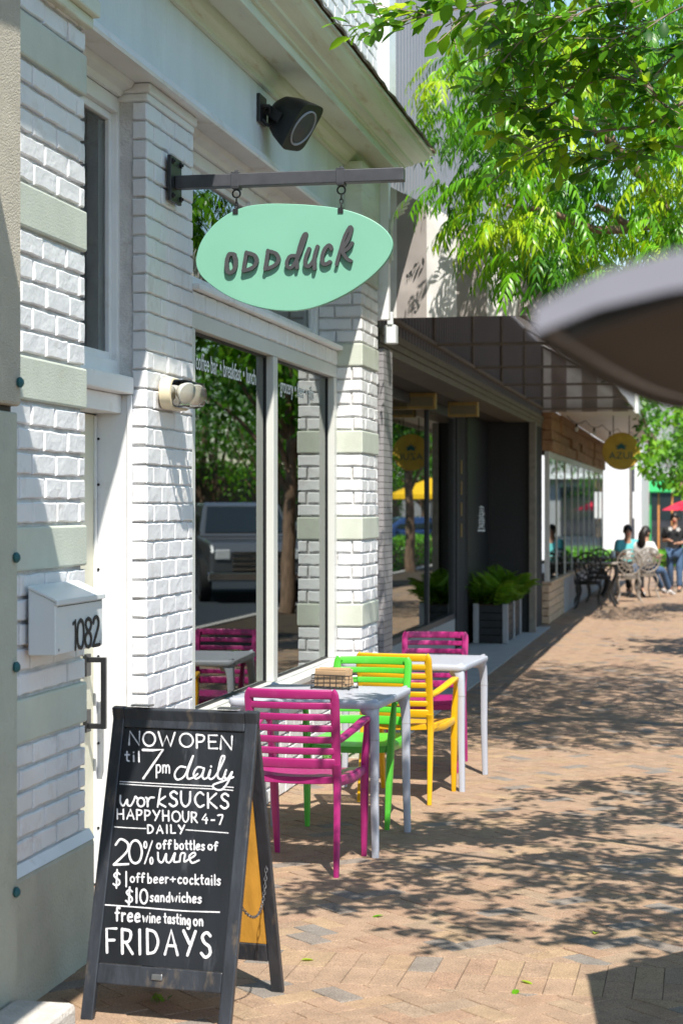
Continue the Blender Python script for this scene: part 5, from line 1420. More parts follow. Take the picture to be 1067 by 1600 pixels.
# ================================================================== trees
def at(px, py, t_): return Vector((0, 0, CAM_H)) + ray(px, py) * t_
def pxy(p):
    r_ = p[0] * ct + p[1] * st; d = -p[0] * st + p[1] * ct
    return (533.5 + F_ * r_ / d, HY_ - F_ * (p[2] - CAM_H) / d, d)
def limb(mb, pts, r0, r1, n=9):
    P = spline(pts, 6); k = len(P)
    P = [p + Vector((random.uniform(-1, 1), random.uniform(-1, 1), random.uniform(-1, 1))) * r0 * .12 for p in P]
    rr = [r0 + (r1 - r0) * i / (k - 1) for i in range(k)]
    mb.sweep(P, rr, rr, None, n); return P

# --- broad leaved tree over the near pavement
nt_ = place('broadleaf_tree', 'broad leaved street tree with glossy oval leaves over the pavement tables', 'tree', (1.75, 6.0, -.01))
tk = MB()
limb(tk, [(1.75, 6.0, -.02), (1.72, 6.02, 1.0), (1.66, 6.05, 2.0), (1.55, 6.1, 2.9), (1.45, 6.15, 3.4)], .11, .07, 12)
limb(tk, [(1.55, 6.1, 2.8), (1.2, 6.6, 3.1), (.7, 7.0, 3.2), tuple(at(1100, 140, 7.25))], .05, .02)
limb(tk, [(1.50, 6.1, 3.1), (1.0, 5.9, 3.7), (.3, 6.0, 4.1), (-.4, 6.2, 4.3)], .05, .012)
limb(tk, [(1.45, 6.1, 3.4), (1.4, 6.9, 4.2), (1.0, 7.9, 4.6)], .045, .012)
limb(tk, [(1.45, 6.1, 3.4), (1.3, 5.3, 4.2), (.9, 4.6, 4.6)], .045, .012)
limb(tk, [(1.45, 6.1, 3.4), (2.0, 6.6, 4.3), (2.2, 7.6, 4.9)], .045, .012)
tk.build('trunk', M['bark'], nt_, smooth=True)
BR = [([(1120, 150), (1067, 160), (1012, 194), (951, 203), (887, 212), (823, 236)], 7.1, .009),
      ([(1090, 190), (1043, 169), (1007, 133), (951, 122), (890, 138), (840, 120)], 7.0, .007),
      ([(1130, 40), (1067, 75), (1020, 122), (1000, 150)], 7.1, .006),
      ([(1100, -30), (1000, 0), (930, 10), (880, 35), (820, 60), (790, 90)], 6.9, .007),
      ([(900, -60), (830, -20), (760, 5), (700, 16), (640, 30), (588, 44)], 6.8, .006),
      ([(1000, 60), (940, 45), (900, 80), (860, 95)], 7.0, .005),
      ([(1150, 260), (1067, 230), (1010, 232), (960, 250), (920, 246)], 7.2, .005),
      ([(960, -40), (900, -20), (850, 0), (790, 14), (760, 40)], 7.0, .005),
      ([(900, 130), (860, 165), (830, 175), (800, 160)], 7.1, .004),
      ([(1067, 10), (1010, 40), (960, 60), (935, 90)], 6.9, .004)]
tw = MB(); P_, D_, N_, T_ = [], [], [], []
def spray(base, d, n, L, tint, spreadv=.6):
    """leaves alternating along a short twig"""
    d = d.normalized(); prev = base
    for k in range(n):
        p = base + d * (L * (k + 1) / n) + Vector((random.uniform(-1, 1), random.uniform(-1, 1), random.uniform(-1, 1))) * .012
        s_ = d.cross(Vector((0, 0, 1))).normalized() * (1 if k % 2 else -1)
        ld = d * random.uniform(.3, .9) + s_ * random.uniform(.4, 1.0) + Vector((random.uniform(-.4, .4), random.uniform(-.4, .4), random.uniform(-.7, .35)))
        if k == n - 1: ld = d + Vector((0, 0, -.2))
        P_.append(tuple(p)); D_.append(tuple(ld)); nn = Vector((random.gauss(0, .5), random.gauss(-.15, .5), 1)); N_.append(tuple(nn))
        T_.append(min(1, max(0, tint + random.gauss(0, .16))))
for pts, dp, r_ in BR:
    W = [at(x, y, dp + random.uniform(-.06, .06)) for x, y in pts]
    S_ = limb(tw, [tuple(p) for p in W], r_, r_ * .35, 6)
    k = len(S_)
    for i in range(2, k):
        if random.random() < .22: continue
        for _ in range(1):
            p = S_[i]; tg = (S_[min(i + 1, k - 1)] - S_[i - 1]).normalized()
            d = tg * random.uniform(.3, 1) + Vector((random.uniform(-.7, .7), random.uniform(-.9, .7), random.uniform(-.6, .75)))
            L = random.uniform(.10, .24); d.normalize()
            tw.tube([p, p + d * L], .0022, 4)
            spray(p, d, random.randint(4, 7), L, random.choice((.25, .4, .45, .6, .8)))
    spray(S_[-1], (S_[-1] - S_[-3]), 5, .10, .6)
# rest of the crown, above and right of the picture
for i in range(1500):
    gy = random.uniform(6.9, 11.4); gx = random.uniform(-1.9, 1.9); z = random.uniform(3.4, 4.7)
    lim = -1.25 if gy < 7.3 else (-1.75 if gy < 9.2 else -1.75 + (gy - 9.2) * .55)
    if gx < lim or (gy > 10.9 and random.random() < .5) or (gy < 7.2 and random.random() < .45): continue
    hole = math.sin(gx * 5.1 + gy * 2.3) + math.sin(gy * 4.7 - gx * 2.9 + 1.3)
    if hole > .95: continue
    p = Vector((gx + SXZ * z, gy - SYZ * z, z)); a, b, d = pxy(p)
    if -40 < a < 1107 and b > -60: continue
    dd = Vector((random.gauss(0, 1), random.gauss(0, 1), random.gauss(0, .4))).normalized(); L = random.uniform(.16, .28)
    spray(p, dd, random.randint(7, 10), L, random.choice((.3, .45, .6)))
tw.build('twigs', M['bark_grey'], nt_)
A = lambda q: np.array(q, float)
n = len(P_)
foliage('crown', [leaf_arrays(A(P_), A(D_), A(N_), rng.uniform(.060, .098, n), rng.uniform(.034, .050, n), 'broad', A(T_))], M['leaf_near'], nt_)

# --- narrow leaflet tree hanging over the striped awning
ft = place('feathery_tree', 'bright green tree with drooping narrow leaflets in front of the striped awning', 'tree', (1.5, 12.2, -.01))
tk = MB()
limb(tk, [(1.5, 12.2, -.02), (1.45, 12.2, 1.2), (1.3, 12.2, 2.3), (1.0, 12.1, 3.0)], .16, .11, 12)
b0 = at(1150, 400, 12.0)
limb(tk, [(1.0, 12.1, 2.9), tuple(at(1120, 395, 12.1)), tuple(at(1062, 372, 12.0)), tuple(at(1020, 350, 11.9)), tuple(at(985, 352, 11.8)), tuple(at(930, 320, 11.6))], .085, .02)
limb(tk, [tuple(at(1062, 372, 12.0)), tuple(at(1020, 300, 12.1)), tuple(at(960, 230, 12.0)), tuple(at(880, 180, 11.8)), tuple(at(780, 170, 11.5))], .05, .010)
limb(tk, [tuple(at(1020, 350, 11.9)), tuple(at(940, 360, 11.4)), tuple(at(850, 330, 11.2)), tuple(at(760, 320, 11.0))], .035, .008)
limb(tk, [(1.0, 12.1, 2.9), (1.0, 12.6, 4.0), (.7, 13.4, 5.2)], .07, .02); limb(tk, [(1.0, 12.1, 2.9), (.6, 11.6, 4.2), (.3, 11.0, 5.4)], .06, .02)
limb(tk, [tuple(at(960, 230, 12.0)), tuple(at(900, 100, 12.0)), tuple(at(820, 40, 11.8))], .03, .008)
poly = [(700, 70), (735, 40), (800, -80), (1500, -200), (1500, 440), (1067, 440), (960, 455), (880, 462), (820, 455), (772, 435), (745, 395), (705, 345), (672, 310), (662, 215), (662, 150)]
def inside(x, y):
    c_ = False
    for i in range(len(poly)):
        (x1, y1), (x2, y2) = poly[i], poly[i - 1]
        if (y1 > y) != (y2 > y) and x < (x2 - x1) * (y - y1) / (y2 - y1) + x1: c_ = not c_
    return c_
FP, FD, FN, FL_, FT = [], [], [], [], []
def frond(p, h, L, nl, tint, lw=1.0):
    """pinnate leaf arching over and hanging"""
    prev = p; h = h.normalized()
    for k in range(1, nl + 1):
        u = k / nl
        q = p + h * (L * u * .8) + Vector((0, 0, L * (.22 * u - .75 * u * u)))
        tg = (q - prev).normalized(); s_ = tg.cross(Vector((0, 0, 1)))
        if s_.length < .05: s_ = Vector((1, 0, 0))
        s_.normalize()
        for sg_ in (-1, 1):
            d = s_ * sg_ * random.uniform(.35, .8) + tg * .7 + Vector((0, 0, -random.uniform(.1, .85)))
            FP.append(tuple(q)); FD.append(tuple(d)); FN.append(tuple(s_.cross(tg) + Vector((random.gauss(0, .25), random.gauss(-.25, .25), random.gauss(0, .2)))))
            FL_.append(random.uniform(.066, .102) * lw); FT.append(min(1, max(0, tint + random.gauss(0, .10) + .12 * (u - .5))))
        prev = q
def gap(x, y):
    v = math.sin(x * .045 + 1.2) * math.sin(y * .05 + .4) + .7 * math.sin(x * .021 - y * .033 + 2)
    return v
cnt = 0
while cnt < 3000:
    x = random.uniform(655, 1350); y = random.uniform(-180, 455)
    if x > 1090 and random.random() < .35: continue
    if not inside(x, y): continue
    if x < 930 and y < 20 + (930 - x) * .1: continue
    g_ = gap(x, y)
    if g_ > .78 and x < 1000: continue
    if x < 770 and y < 330 and (math.sin(x * .09) + math.sin(y * .07 + x * .03)) > .45: continue
    t_ = (random.uniform(12.95, 13.8) if y < 285 else random.uniform(12.0, 12.7)) if x < 735 else random.uniform(10.2, 12.3) if x < 860 else random.uniform(10.4, 15.5)
    p = at(x, y - 18, t_)
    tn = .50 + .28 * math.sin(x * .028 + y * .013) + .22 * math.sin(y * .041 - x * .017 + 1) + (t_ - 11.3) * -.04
    a = random.uniform(0, 2 * math.pi)
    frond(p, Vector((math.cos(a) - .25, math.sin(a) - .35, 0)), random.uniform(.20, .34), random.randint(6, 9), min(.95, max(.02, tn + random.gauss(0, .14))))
    cnt += 1
for i in range(420):
    gy = random.uniform(12.7, 17.5); gx = random.uniform(-1.5, 1.2); z = random.uniform(3.6, 5.2)
    p = Vector((gx + SXZ * z, gy - SYZ * z, z)); a, b, d = pxy(p)
    if a < 1090 and b > -40: continue
    a = random.uniform(0, 6.28); frond(p, Vector((math.cos(a), math.sin(a), 0)), .32, 8, .5, 1.25)
tk.build('trunk', M['bark'], ft, smooth=True)
n = len(FP); Lf = A(FL_)
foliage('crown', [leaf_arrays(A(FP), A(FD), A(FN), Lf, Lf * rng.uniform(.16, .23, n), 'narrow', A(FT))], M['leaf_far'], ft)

# --- vine spilling over the far end of the awnings
vn = place('leafy_vine', 'leafy green vine spilling over the far awning edge beside the round sign', 'vine', (-.9, 26.4, 2.2))
VP, VD, VN, VT = [], [], [], []
vpoly = poly
poly = [(934, 560), (965, 578), (1010, 590), (1080, 615), (1110, 700), (1110, 790), (1040, 765), (1005, 742), (988, 715), (1000, 690), (985, 640), (962, 600), (938, 590)]
vb = MB()
for i in range(3600):
    x = random.uniform(930, 1110); y = random.uniform(555, 795)
    if not inside(x + random.gauss(0, 3), y + random.gauss(0, 3)): continue
    if math.sin(x * .11) + math.sin(y * .13 + x * .05) > 1.1: continue
    p = at(x, y, random.uniform(25.2, 28.5))
    VP.append(tuple(p)); VD.append((random.gauss(0, .7), random.gauss(0, .7), random.gauss(-.6, .5))); VN.append((random.gauss(0, .5), random.gauss(-.5, .5), .8))
    VT.append(min(1, max(0, .45 + .3 * math.sin(x * .06 + y * .05) + random.gauss(0, .15))))
for a, b in (((940, 575), (1000, 640)), ((1000, 640), (1010, 740)), ((980, 600), (1080, 640)), ((1080, 640), (1060, 770)), ((1080, 640), (1110, 700))):
    limb(vb, [tuple(at(a[0], a[1], 26.5)), tuple(at((a[0] + b[0]) / 2 + 8, (a[1] + b[1]) / 2 - 5, 26.8)), tuple(at(b[0], b[1], 26.6))], .02, .012, 6)
limb(vb, [tuple(at(1110, 700, 26.6)), (.2, 26.9, 1.5), (.3, 27.0, -.02)], .03, .04, 6)
vb.build('stem', M['bark'], vn, smooth=True)
n = len(VP)
foliage('foliage', [leaf_arrays(A(VP), A(VD), A(VN), rng.uniform(.09, .15, n), rng.uniform(.045, .075, n), 'quad', A(VT))], M['leaf_dark'], vn)
poly = vpoly

# --- street trees and hedge along the kerb (they shade the far pavement and fill the window reflections)
def street_tree(label, x, y, r_, z0, z1, n, seed, L=.2):
    rg = np.random.default_rng(seed); o = thing('street_tree', label, 'tree', (x, y, -.02), 0, 'street trees along the kerb')
    mb = MB(); zc = (z0 + z1) / 2
    limb(mb, [(0, 0, 0), (.05, .03, z0 * .5), (.0, .06, z0), (.05, 0, zc)], .13, .06, 10)
    cs = []
    for i in range(26):
        v = unit(1)[0]; v = v * rg.uniform(.35, .95)
        cs.append((v[0] * r_, v[1] * r_, zc + v[2] * (z1 - z0) / 2))
        if i < 9: limb(mb, [(.0, .03, z0 * random.uniform(.8, 1.2)), (cs[-1][0] * .5, cs[-1][1] * .5, (z0 + cs[-1][2]) / 2), cs[-1]], .05, .012, 6)
    mb.build('trunk', M['bark'], o, smooth=True)
    cs = np.array(cs); idx = rg.integers(0, len(cs), n)
    p = cs[idx] + rg.normal(size=(n, 3)) * np.array([.42, .42, .34]) * r_ / 2.4
    tn = np.clip(.35 + .25 * np.sin(idx * 1.7) + rg.normal(size=n) * .14, 0, 1)
    nn = rg.normal(size=(n, 3)) * .6 + np.array([0, 0, 1])
    foliage('crown', [leaf_arrays(p, rg.normal(size=(n, 3)) + np.array([0, 0, -.4]), nn, rg.uniform(.7, 1.1, n) * L, rg.uniform(.7, 1.1, n) * L * .5, 'quad', tn)], M['leaf_dark'], o)
    return o
TR = [(1.6, 19.5, 1.5, 2.4, 5.6), (1.6, 28, 1.5, 2.3, 5.6), (1.7, 37, 1.6, 2.2, 5.8), (1.8, 47, 1.7, 2.2, 6), (9.5, 24, 2.8, 1.6, 7.5), (9.8, 33, 3.0, 1.6, 7.5), (9.6, 42, 3, 1.6, 7.5), (10, 53, 3, 1.6, 8), (9.5, 66, 3.2, 1.6, 8), (6.5, 80, 3.2, 1.6, 8), (2.0, 64, 2.2, 2.2, 6.5), (-1.0, 88, 2.4, 2.6, 7), (7, 50, 2.6, 1.0, 7), (12, 62, 3.2, 1.0, 8), (7.5, 58, 2.6, 1.0, 7), (12.5, 48, 3, 1, 8), (8.5, 74, 3.2, 1, 8), (5, 70, 2.6, 1.2, 7), (5.5, 95, 3.5, 1, 9), (10, 90, 3.5, 1, 9), (13, 38, 3, 1, 8), (1.6, 104, 3, 1.5, 9)]
KINDS = {}
for i, (x, y, r_, z0, z1) in enumerate(TR):
    lab = ('rounded dark green street tree at the kerb opposite the shops, tree row beside the pavement' if x < 3 and y < 60 else
           'dark green tree at the far end of the street behind the red umbrella' if y in (64, 88, 104) else
           'large dark green tree across the road, mirrored in the shop glass')
    key = (r_ > 2.45, z0 > 1.8)
    if key in KINDS and not (x < 3 and y > 60):
        o0, rr, zz = KINDS[key]; o = copy_tree(o0); o.location = (x, y, -.02); o.rotation_euler.z = i * 1.3; o.scale = (r_ / rr, r_ / rr, z1 / zz); o['label'] = lab
    else:
        o = street_tree(lab, x, y, r_, z0, z1, 3600, 100 + i); KINDS[key] = (o, r_, z1)
def hedge(label, x0, x1, y0, y1, h, n):
    o = place('hedge', label, 'hedge', ((x0 + x1) / 2, (y0 + y1) / 2, -.13))
    MB().box(x0 + .12, x1 - .12, y0 + .12, y1 - .12, -.13, h - .12).build('stems', M['bark'], o)
    p = np.stack([rng.uniform(x0, x1, n), rng.uniform(y0, y1, n), rng.uniform(-.05, h, n)], 1)
    f_ = rng.integers(0, 3, n); p[f_ == 0, 2] = h - rng.uniform(0, .1, (f_ == 0).sum()); p[f_ == 1, 0] = np.where(rng.random((f_ == 1).sum()) < .5, x0, x1); 
    e_ = f_ == 2; p[e_, 1] = np.where(rng.random(e_.sum()) < .5, y0, y1)
    foliage('foliage', [leaf_arrays(p, unit(n), unit(n) * .5 + np.array([0, -.3, .8]), rng.uniform(.08, .16, n), rng.uniform(.05, .09, n), 'quad', rng.uniform(.2, .9, n))], M['hedge'], o)
hedge('bright green clipped hedge between the restaurant and the white wall', -3.4, -.35, 51, 52, .42, 3500)
hedge('tall dense green hedge bounding the car park across the road', 12.5, 13.6, 26, 110, 3.2, 16000)
hedge('bright green clipped hedge along the kerb beside the parked cars', 2.6, 3.4, 41, 58, .75, 6000)
yu = place('yellow_umbrella', 'yellow market umbrella at the kerb, mirrored in the dark shop glass', 'umbrella', (3.2, 60, -.13))
MB().lathe([(1.5, 2.05), (1.48, 2.2), (.7, 2.5), (.04, 2.75)], (3.2, 60, -.12), 8).build('canopy', M['umbrella_yellow'], yu)
MB().tube([(3.2, 60, -.12), (3.2, 60, 2.64)], .025, 8).build('pole', M['grey_metal'], yu)
MB().lathe([(.28, 0), (.28, .06), (.05, .1)], (3.2, 60, -.13), 16).build('base', M['concrete'], yu)

# ================================================================== vehicles at the kerb (seen in the shop window)
def vehicle(name, label, loc, rz, paint, kind):
    o = thing(name, label, 'truck' if kind == 'truck' else 'car', loc, rz, None)
    # local: nose towards -Y, side profile swept across X with tumblehome
    if kind == 'truck':
        body = [(-2.75, .55), (-2.8, .95), (-2.7, 1.12), (-1.35, 1.22), (-1.25, 1.24), (.95, 1.26), (2.75, 1.26), (2.8, .6), (2.6, .45), (-2.6, .42)]
        cab = [(-1.4, 1.22), (-.65, 1.82), (-.4, 1.88), (.75, 1.88), (.95, 1.80), (1.1, 1.25)]; hw = .98; axles = (-1.85, 1.75); wr = .40
    else:
        body = [(-2.2, .45), (-2.25, .62), (-2.1, .78), (-1.0, .92), (-.8, .95), (1.4, .98), (2.15, .95), (2.2, .55), (2.05, .35), (-2.05, .32)]
        cab = [(-1.0, .92), (-.25, 1.38), (.1, 1.44), (.9, 1.42), (1.7, .98)]; hw = .88; axles = (-1.35, 1.35); wr = .32
    def extr(prof, hw0, hw1, m_, nm, bev, zt):
        mb = MB(); k = len(prof)
        zmin = min(z for _, z in prof); zmax = max(z for _, z in prof)
        for s_ in (-1, 1):
            for y, z in prof:
                f_ = (z - zmin) / max(1e-6, zmax - zmin); e_ = 1 - .07 * (abs(y) / 2.6) ** 4
                mb.v.append((s_ * (hw0 + (hw1 - hw0) * f_) * e_, y, z))
        mb.f.append(tuple(range(k))); mb.f.append(tuple(reversed(range(k, 2 * k))))
        for i in range(k): mb.f.append((i, (i + 1) % k, (i + 1) % k + k, i + k))
        return mb.build(nm, M[m_], o, bevel=bev)
    b = extr(body, hw - .02, hw - .02, paint, 'body', .06, 0)
    c_ = extr(cab, hw - .05, hw - .24, paint, 'cab', .05, 0)
    y0, z0 = cab[0]; y1, z1 = cab[1]
    w_ = MB(); n_ = Vector((0, -(z1 - z0), (y1 - y0))).normalized() * .012
    w_.add([Vector((-hw + .17, y0 + .08, z0 + .07)) + n_, Vector((hw - .17, y0 + .08, z0 + .07)) + n_, Vector((hw - .29, y1 - .03, z1 - .03)) + n_, Vector((-hw + .29, y1 - .03, z1 - .03)) + n_], [(0, 1, 2, 3)])
    w_.build('windscreen', M['car_glass'], c_)
    for s_ in (-1, 1):
        sd_ = MB(); ya, yb = cab[1][0] + .02, cab[-2][0] - .12
        sd_.add([(s_ * (hw - .066), y0 + .42, z0 + .10), (s_ * (hw - .066), cab[-1][0] - .25, z0 + .10), (s_ * (hw - .215), yb, z1 - .06), (s_ * (hw - .215), ya + .12, z1 - .06)], [(0, 1, 2, 3)])
        sd_.build('side_window', M['car_glass'], c_)
        MB().box(s_ * (hw - .34) - .14, s_ * (hw - .34) + .14, body[1][0] - .012, body[1][0] + .05, body[1][1] - .14, body[1][1] + .05).build('headlight', M['headlight'], o, bevel=.02)
        mr = MB().box(s_ * (hw + .02), s_ * (hw + .16), y0 + .35, y0 + .47, z0 + .08, z0 + .26).build('mirror', M[paint], o, bevel=.03)
        for ay in axles:
            wh = MB().lathe([(wr - .09, -.11), (wr - .01, -.10), (wr, -.05), (wr, .05), (wr - .01, .10), (wr - .09, .11)], (s_ * (hw - .10), ay, wr), 22, (1, 0, 0)).build('wheel', M['rubber'], o, smooth=True)
            MB().lathe([(wr - .10, -.112), (wr - .16, -.09), (.05, -.112), (.05, .112), (wr - .16, .09), (wr - .10, .112)], (s_ * (hw - .10), ay, wr), 18, (1, 0, 0)).build('rim', M['steel'], wh, smooth=True)
    gz0, gz1 = body[0][1] + .06, body[1][1] + .06
    g = MB()
    for i in range(4): g.box(-hw + .52, hw - .52, body[1][0] - .022, body[1][0] + .04, gz0 + i * (gz1 - gz0) / 4, gz0 + i * (gz1 - gz0) / 4 + .05)
    g.build('grille', M['chrome'], o)
    MB().box(-hw + .05, hw - .05, body[0][0] - .10, body[0][0] + .02, body[0][1] - .14, body[0][1] + .03).build('bumper', M['chrome'] if kind == 'truck' else M[paint], o, bevel=.03)
    return o
vehicle('pickup_truck', 'silver pickup truck parked at the kerb facing the cafe', (4.35, 35.5, -.13), R(-22), 'car_silver', 'truck')
vehicle('parked_car', 'dark blue parked car beyond the hedge', (5.2, 66, -.13), R(60), 'car_blue', 'car')
vehicle('parked_car', 'silver parked car far down the street', (4.9, 46, -.13), R(4), 'car_silver', 'car')

# ================================================================== cafe furniture by the restaurant
def iron_chair(label, m, x, y, rz):
    o = thing('iron_chair', label, 'chair', (x, y, 0), rz, 'wrought iron chairs outside the restaurant'); mm_ = M[m]
    mb = MB(); mb.lathe([(.20, .44), (.215, .45), (.20, .46), (.02, .455)], (0, 0, 0), 18)
    mb.lathe([(.205, .40), (.212, .44)], (0, 0, 0), 18); mb.build('seat', mm_, o, smooth=True)
    for sx_ in (-1, 1):
        for sy_ in (-1, 1):
            MB().tube(spline([(sx_ * .15, sy_ * .15, .44), (sx_ * .19, sy_ * .19, .34), (sx_ * .16, sy_ * .16, .16), (sx_ * .215, sy_ * .215, 0)], 5), .014, 6).build('leg', mm_, o, smooth=True)
    bk = MB(); cz = .70; ry = lambda z: -.19 - (z - .44) * .14
    rim = [(.215 * math.cos(a), ry(cz + .22 * math.sin(a)), cz + .22 * math.sin(a)) for a in [2 * math.pi * i / 24 for i in range(25)]]
    bk.tube(rim, .015, 6); bk.tube([(.0 + .14 * math.cos(a), ry(cz + .14 * math.sin(a)), cz + .14 * math.sin(a)) for a in [2 * math.pi * i / 18 for i in range(19)]], .010, 5)
    bk.tube([(.06 * math.cos(a), ry(cz + .06 * math.sin(a)), cz + .06 * math.sin(a)) for a in [2 * math.pi * i / 14 for i in range(15)]], .010, 5)
    for i in range(16):
        a = 2 * math.pi * i / 16; bk.tube([(.06 * math.cos(a), ry(cz + .06 * math.sin(a)), cz + .06 * math.sin(a)), (.1 * math.cos(a + .2), ry(cz), cz + .1 * math.sin(a + .2)), (.21 * math.cos(a), ry(cz + .21 * math.sin(a)), cz + .21 * math.sin(a))], .008, 5)
    for sx_ in (-1, 1): bk.tube([(sx_ * .12, -.17, .44), (sx_ * .13, ry(.5), .52)], .014, 6)
    bk.build('backrest', mm_, o, smooth=True)
    ar = MB()
    for sx_ in (-1, 1): ar.tube(spline([(sx_ * .20, ry(.68), .68), (sx_ * .26, 0, .66), (sx_ * .23, .14, .62), (sx_ * .19, .12, .46)], 5), .012, 6)
    ar.build('armrest', mm_, o, smooth=True)
def iron_table(label, x, y, hx, hy, rz=0):
    o = thing('iron_table', label, 'table', (x, y, 0), rz, 'iron tables outside the restaurant')
    mb = MB().box(-hx, hx, -hy, hy, .70, .725); mb.build('tabletop', M['iron_white'], o, bevel=.008)
    ap = MB()
    for i in range(9):
        xx = -hx + .06 + (2 * hx - .12) * i / 8; ap.tube([(xx + .03 * math.cos(a), -hy + .02, .655 + .03 * math.sin(a)) for a in [2 * math.pi * q / 8 for q in range(9)]], .006, 4)
    ap.build('apron', M['iron_black'], o)
    for sx_ in (-1, 1):
        for sy_ in (-1, 1):
            MB().tube(spline([(sx_ * (hx - .06), sy_ * (hy - .06), .70), (sx_ * (hx - .02), sy_ * (hy - .04), .55), (sx_ * (hx - .12), sy_ * (hy - .1), .25), (sx_ * (hx - .02), sy_ * (hy - .02), 0)], 5), .026, 6).build('leg', M['iron_black'], o, smooth=True)
iron_table('pale topped black iron table against the restaurant glass', -1.86, 31.0, .38, .38)
iron_table('pale topped black iron table with cups beside the seated pair', -1.55, 34.3, .40, .40, R(6))
iron_chair('black iron chair between the two iron tables', 'iron_black', -1.86, 32.1, R(180))
iron_chair('black iron chair against the restaurant glass', 'iron_black', -1.90, 29.9, 0)
iron_chair('empty cream iron chair with round pierced back', 'iron_white', -1.36, 32.3, R(8))
iron_chair('cream iron chair with round back under the seated woman', 'iron_white', -1.14, 33.7, R(25))
iron_chair('black iron chair behind the farther iron table', 'iron_black', -2.05, 34.6, R(-80))
iron_chair('cream iron chair under the seated man', 'iron_white', -1.52, 35.25, R(180))
for x, y, lab in ((-1.72, 34.15, 'white cup at the wall side of the farther iron table'), (-1.45, 34.4, 'white cup near the seated man on the iron table')):
    tag(MB().lathe([(.03, 0), (.042, .01), (.045, .12), (.04, .12), (.036, .015)], (x, y, .725), 14).build('cup', M['letter_white'], None, smooth=True), lab, 'cup')

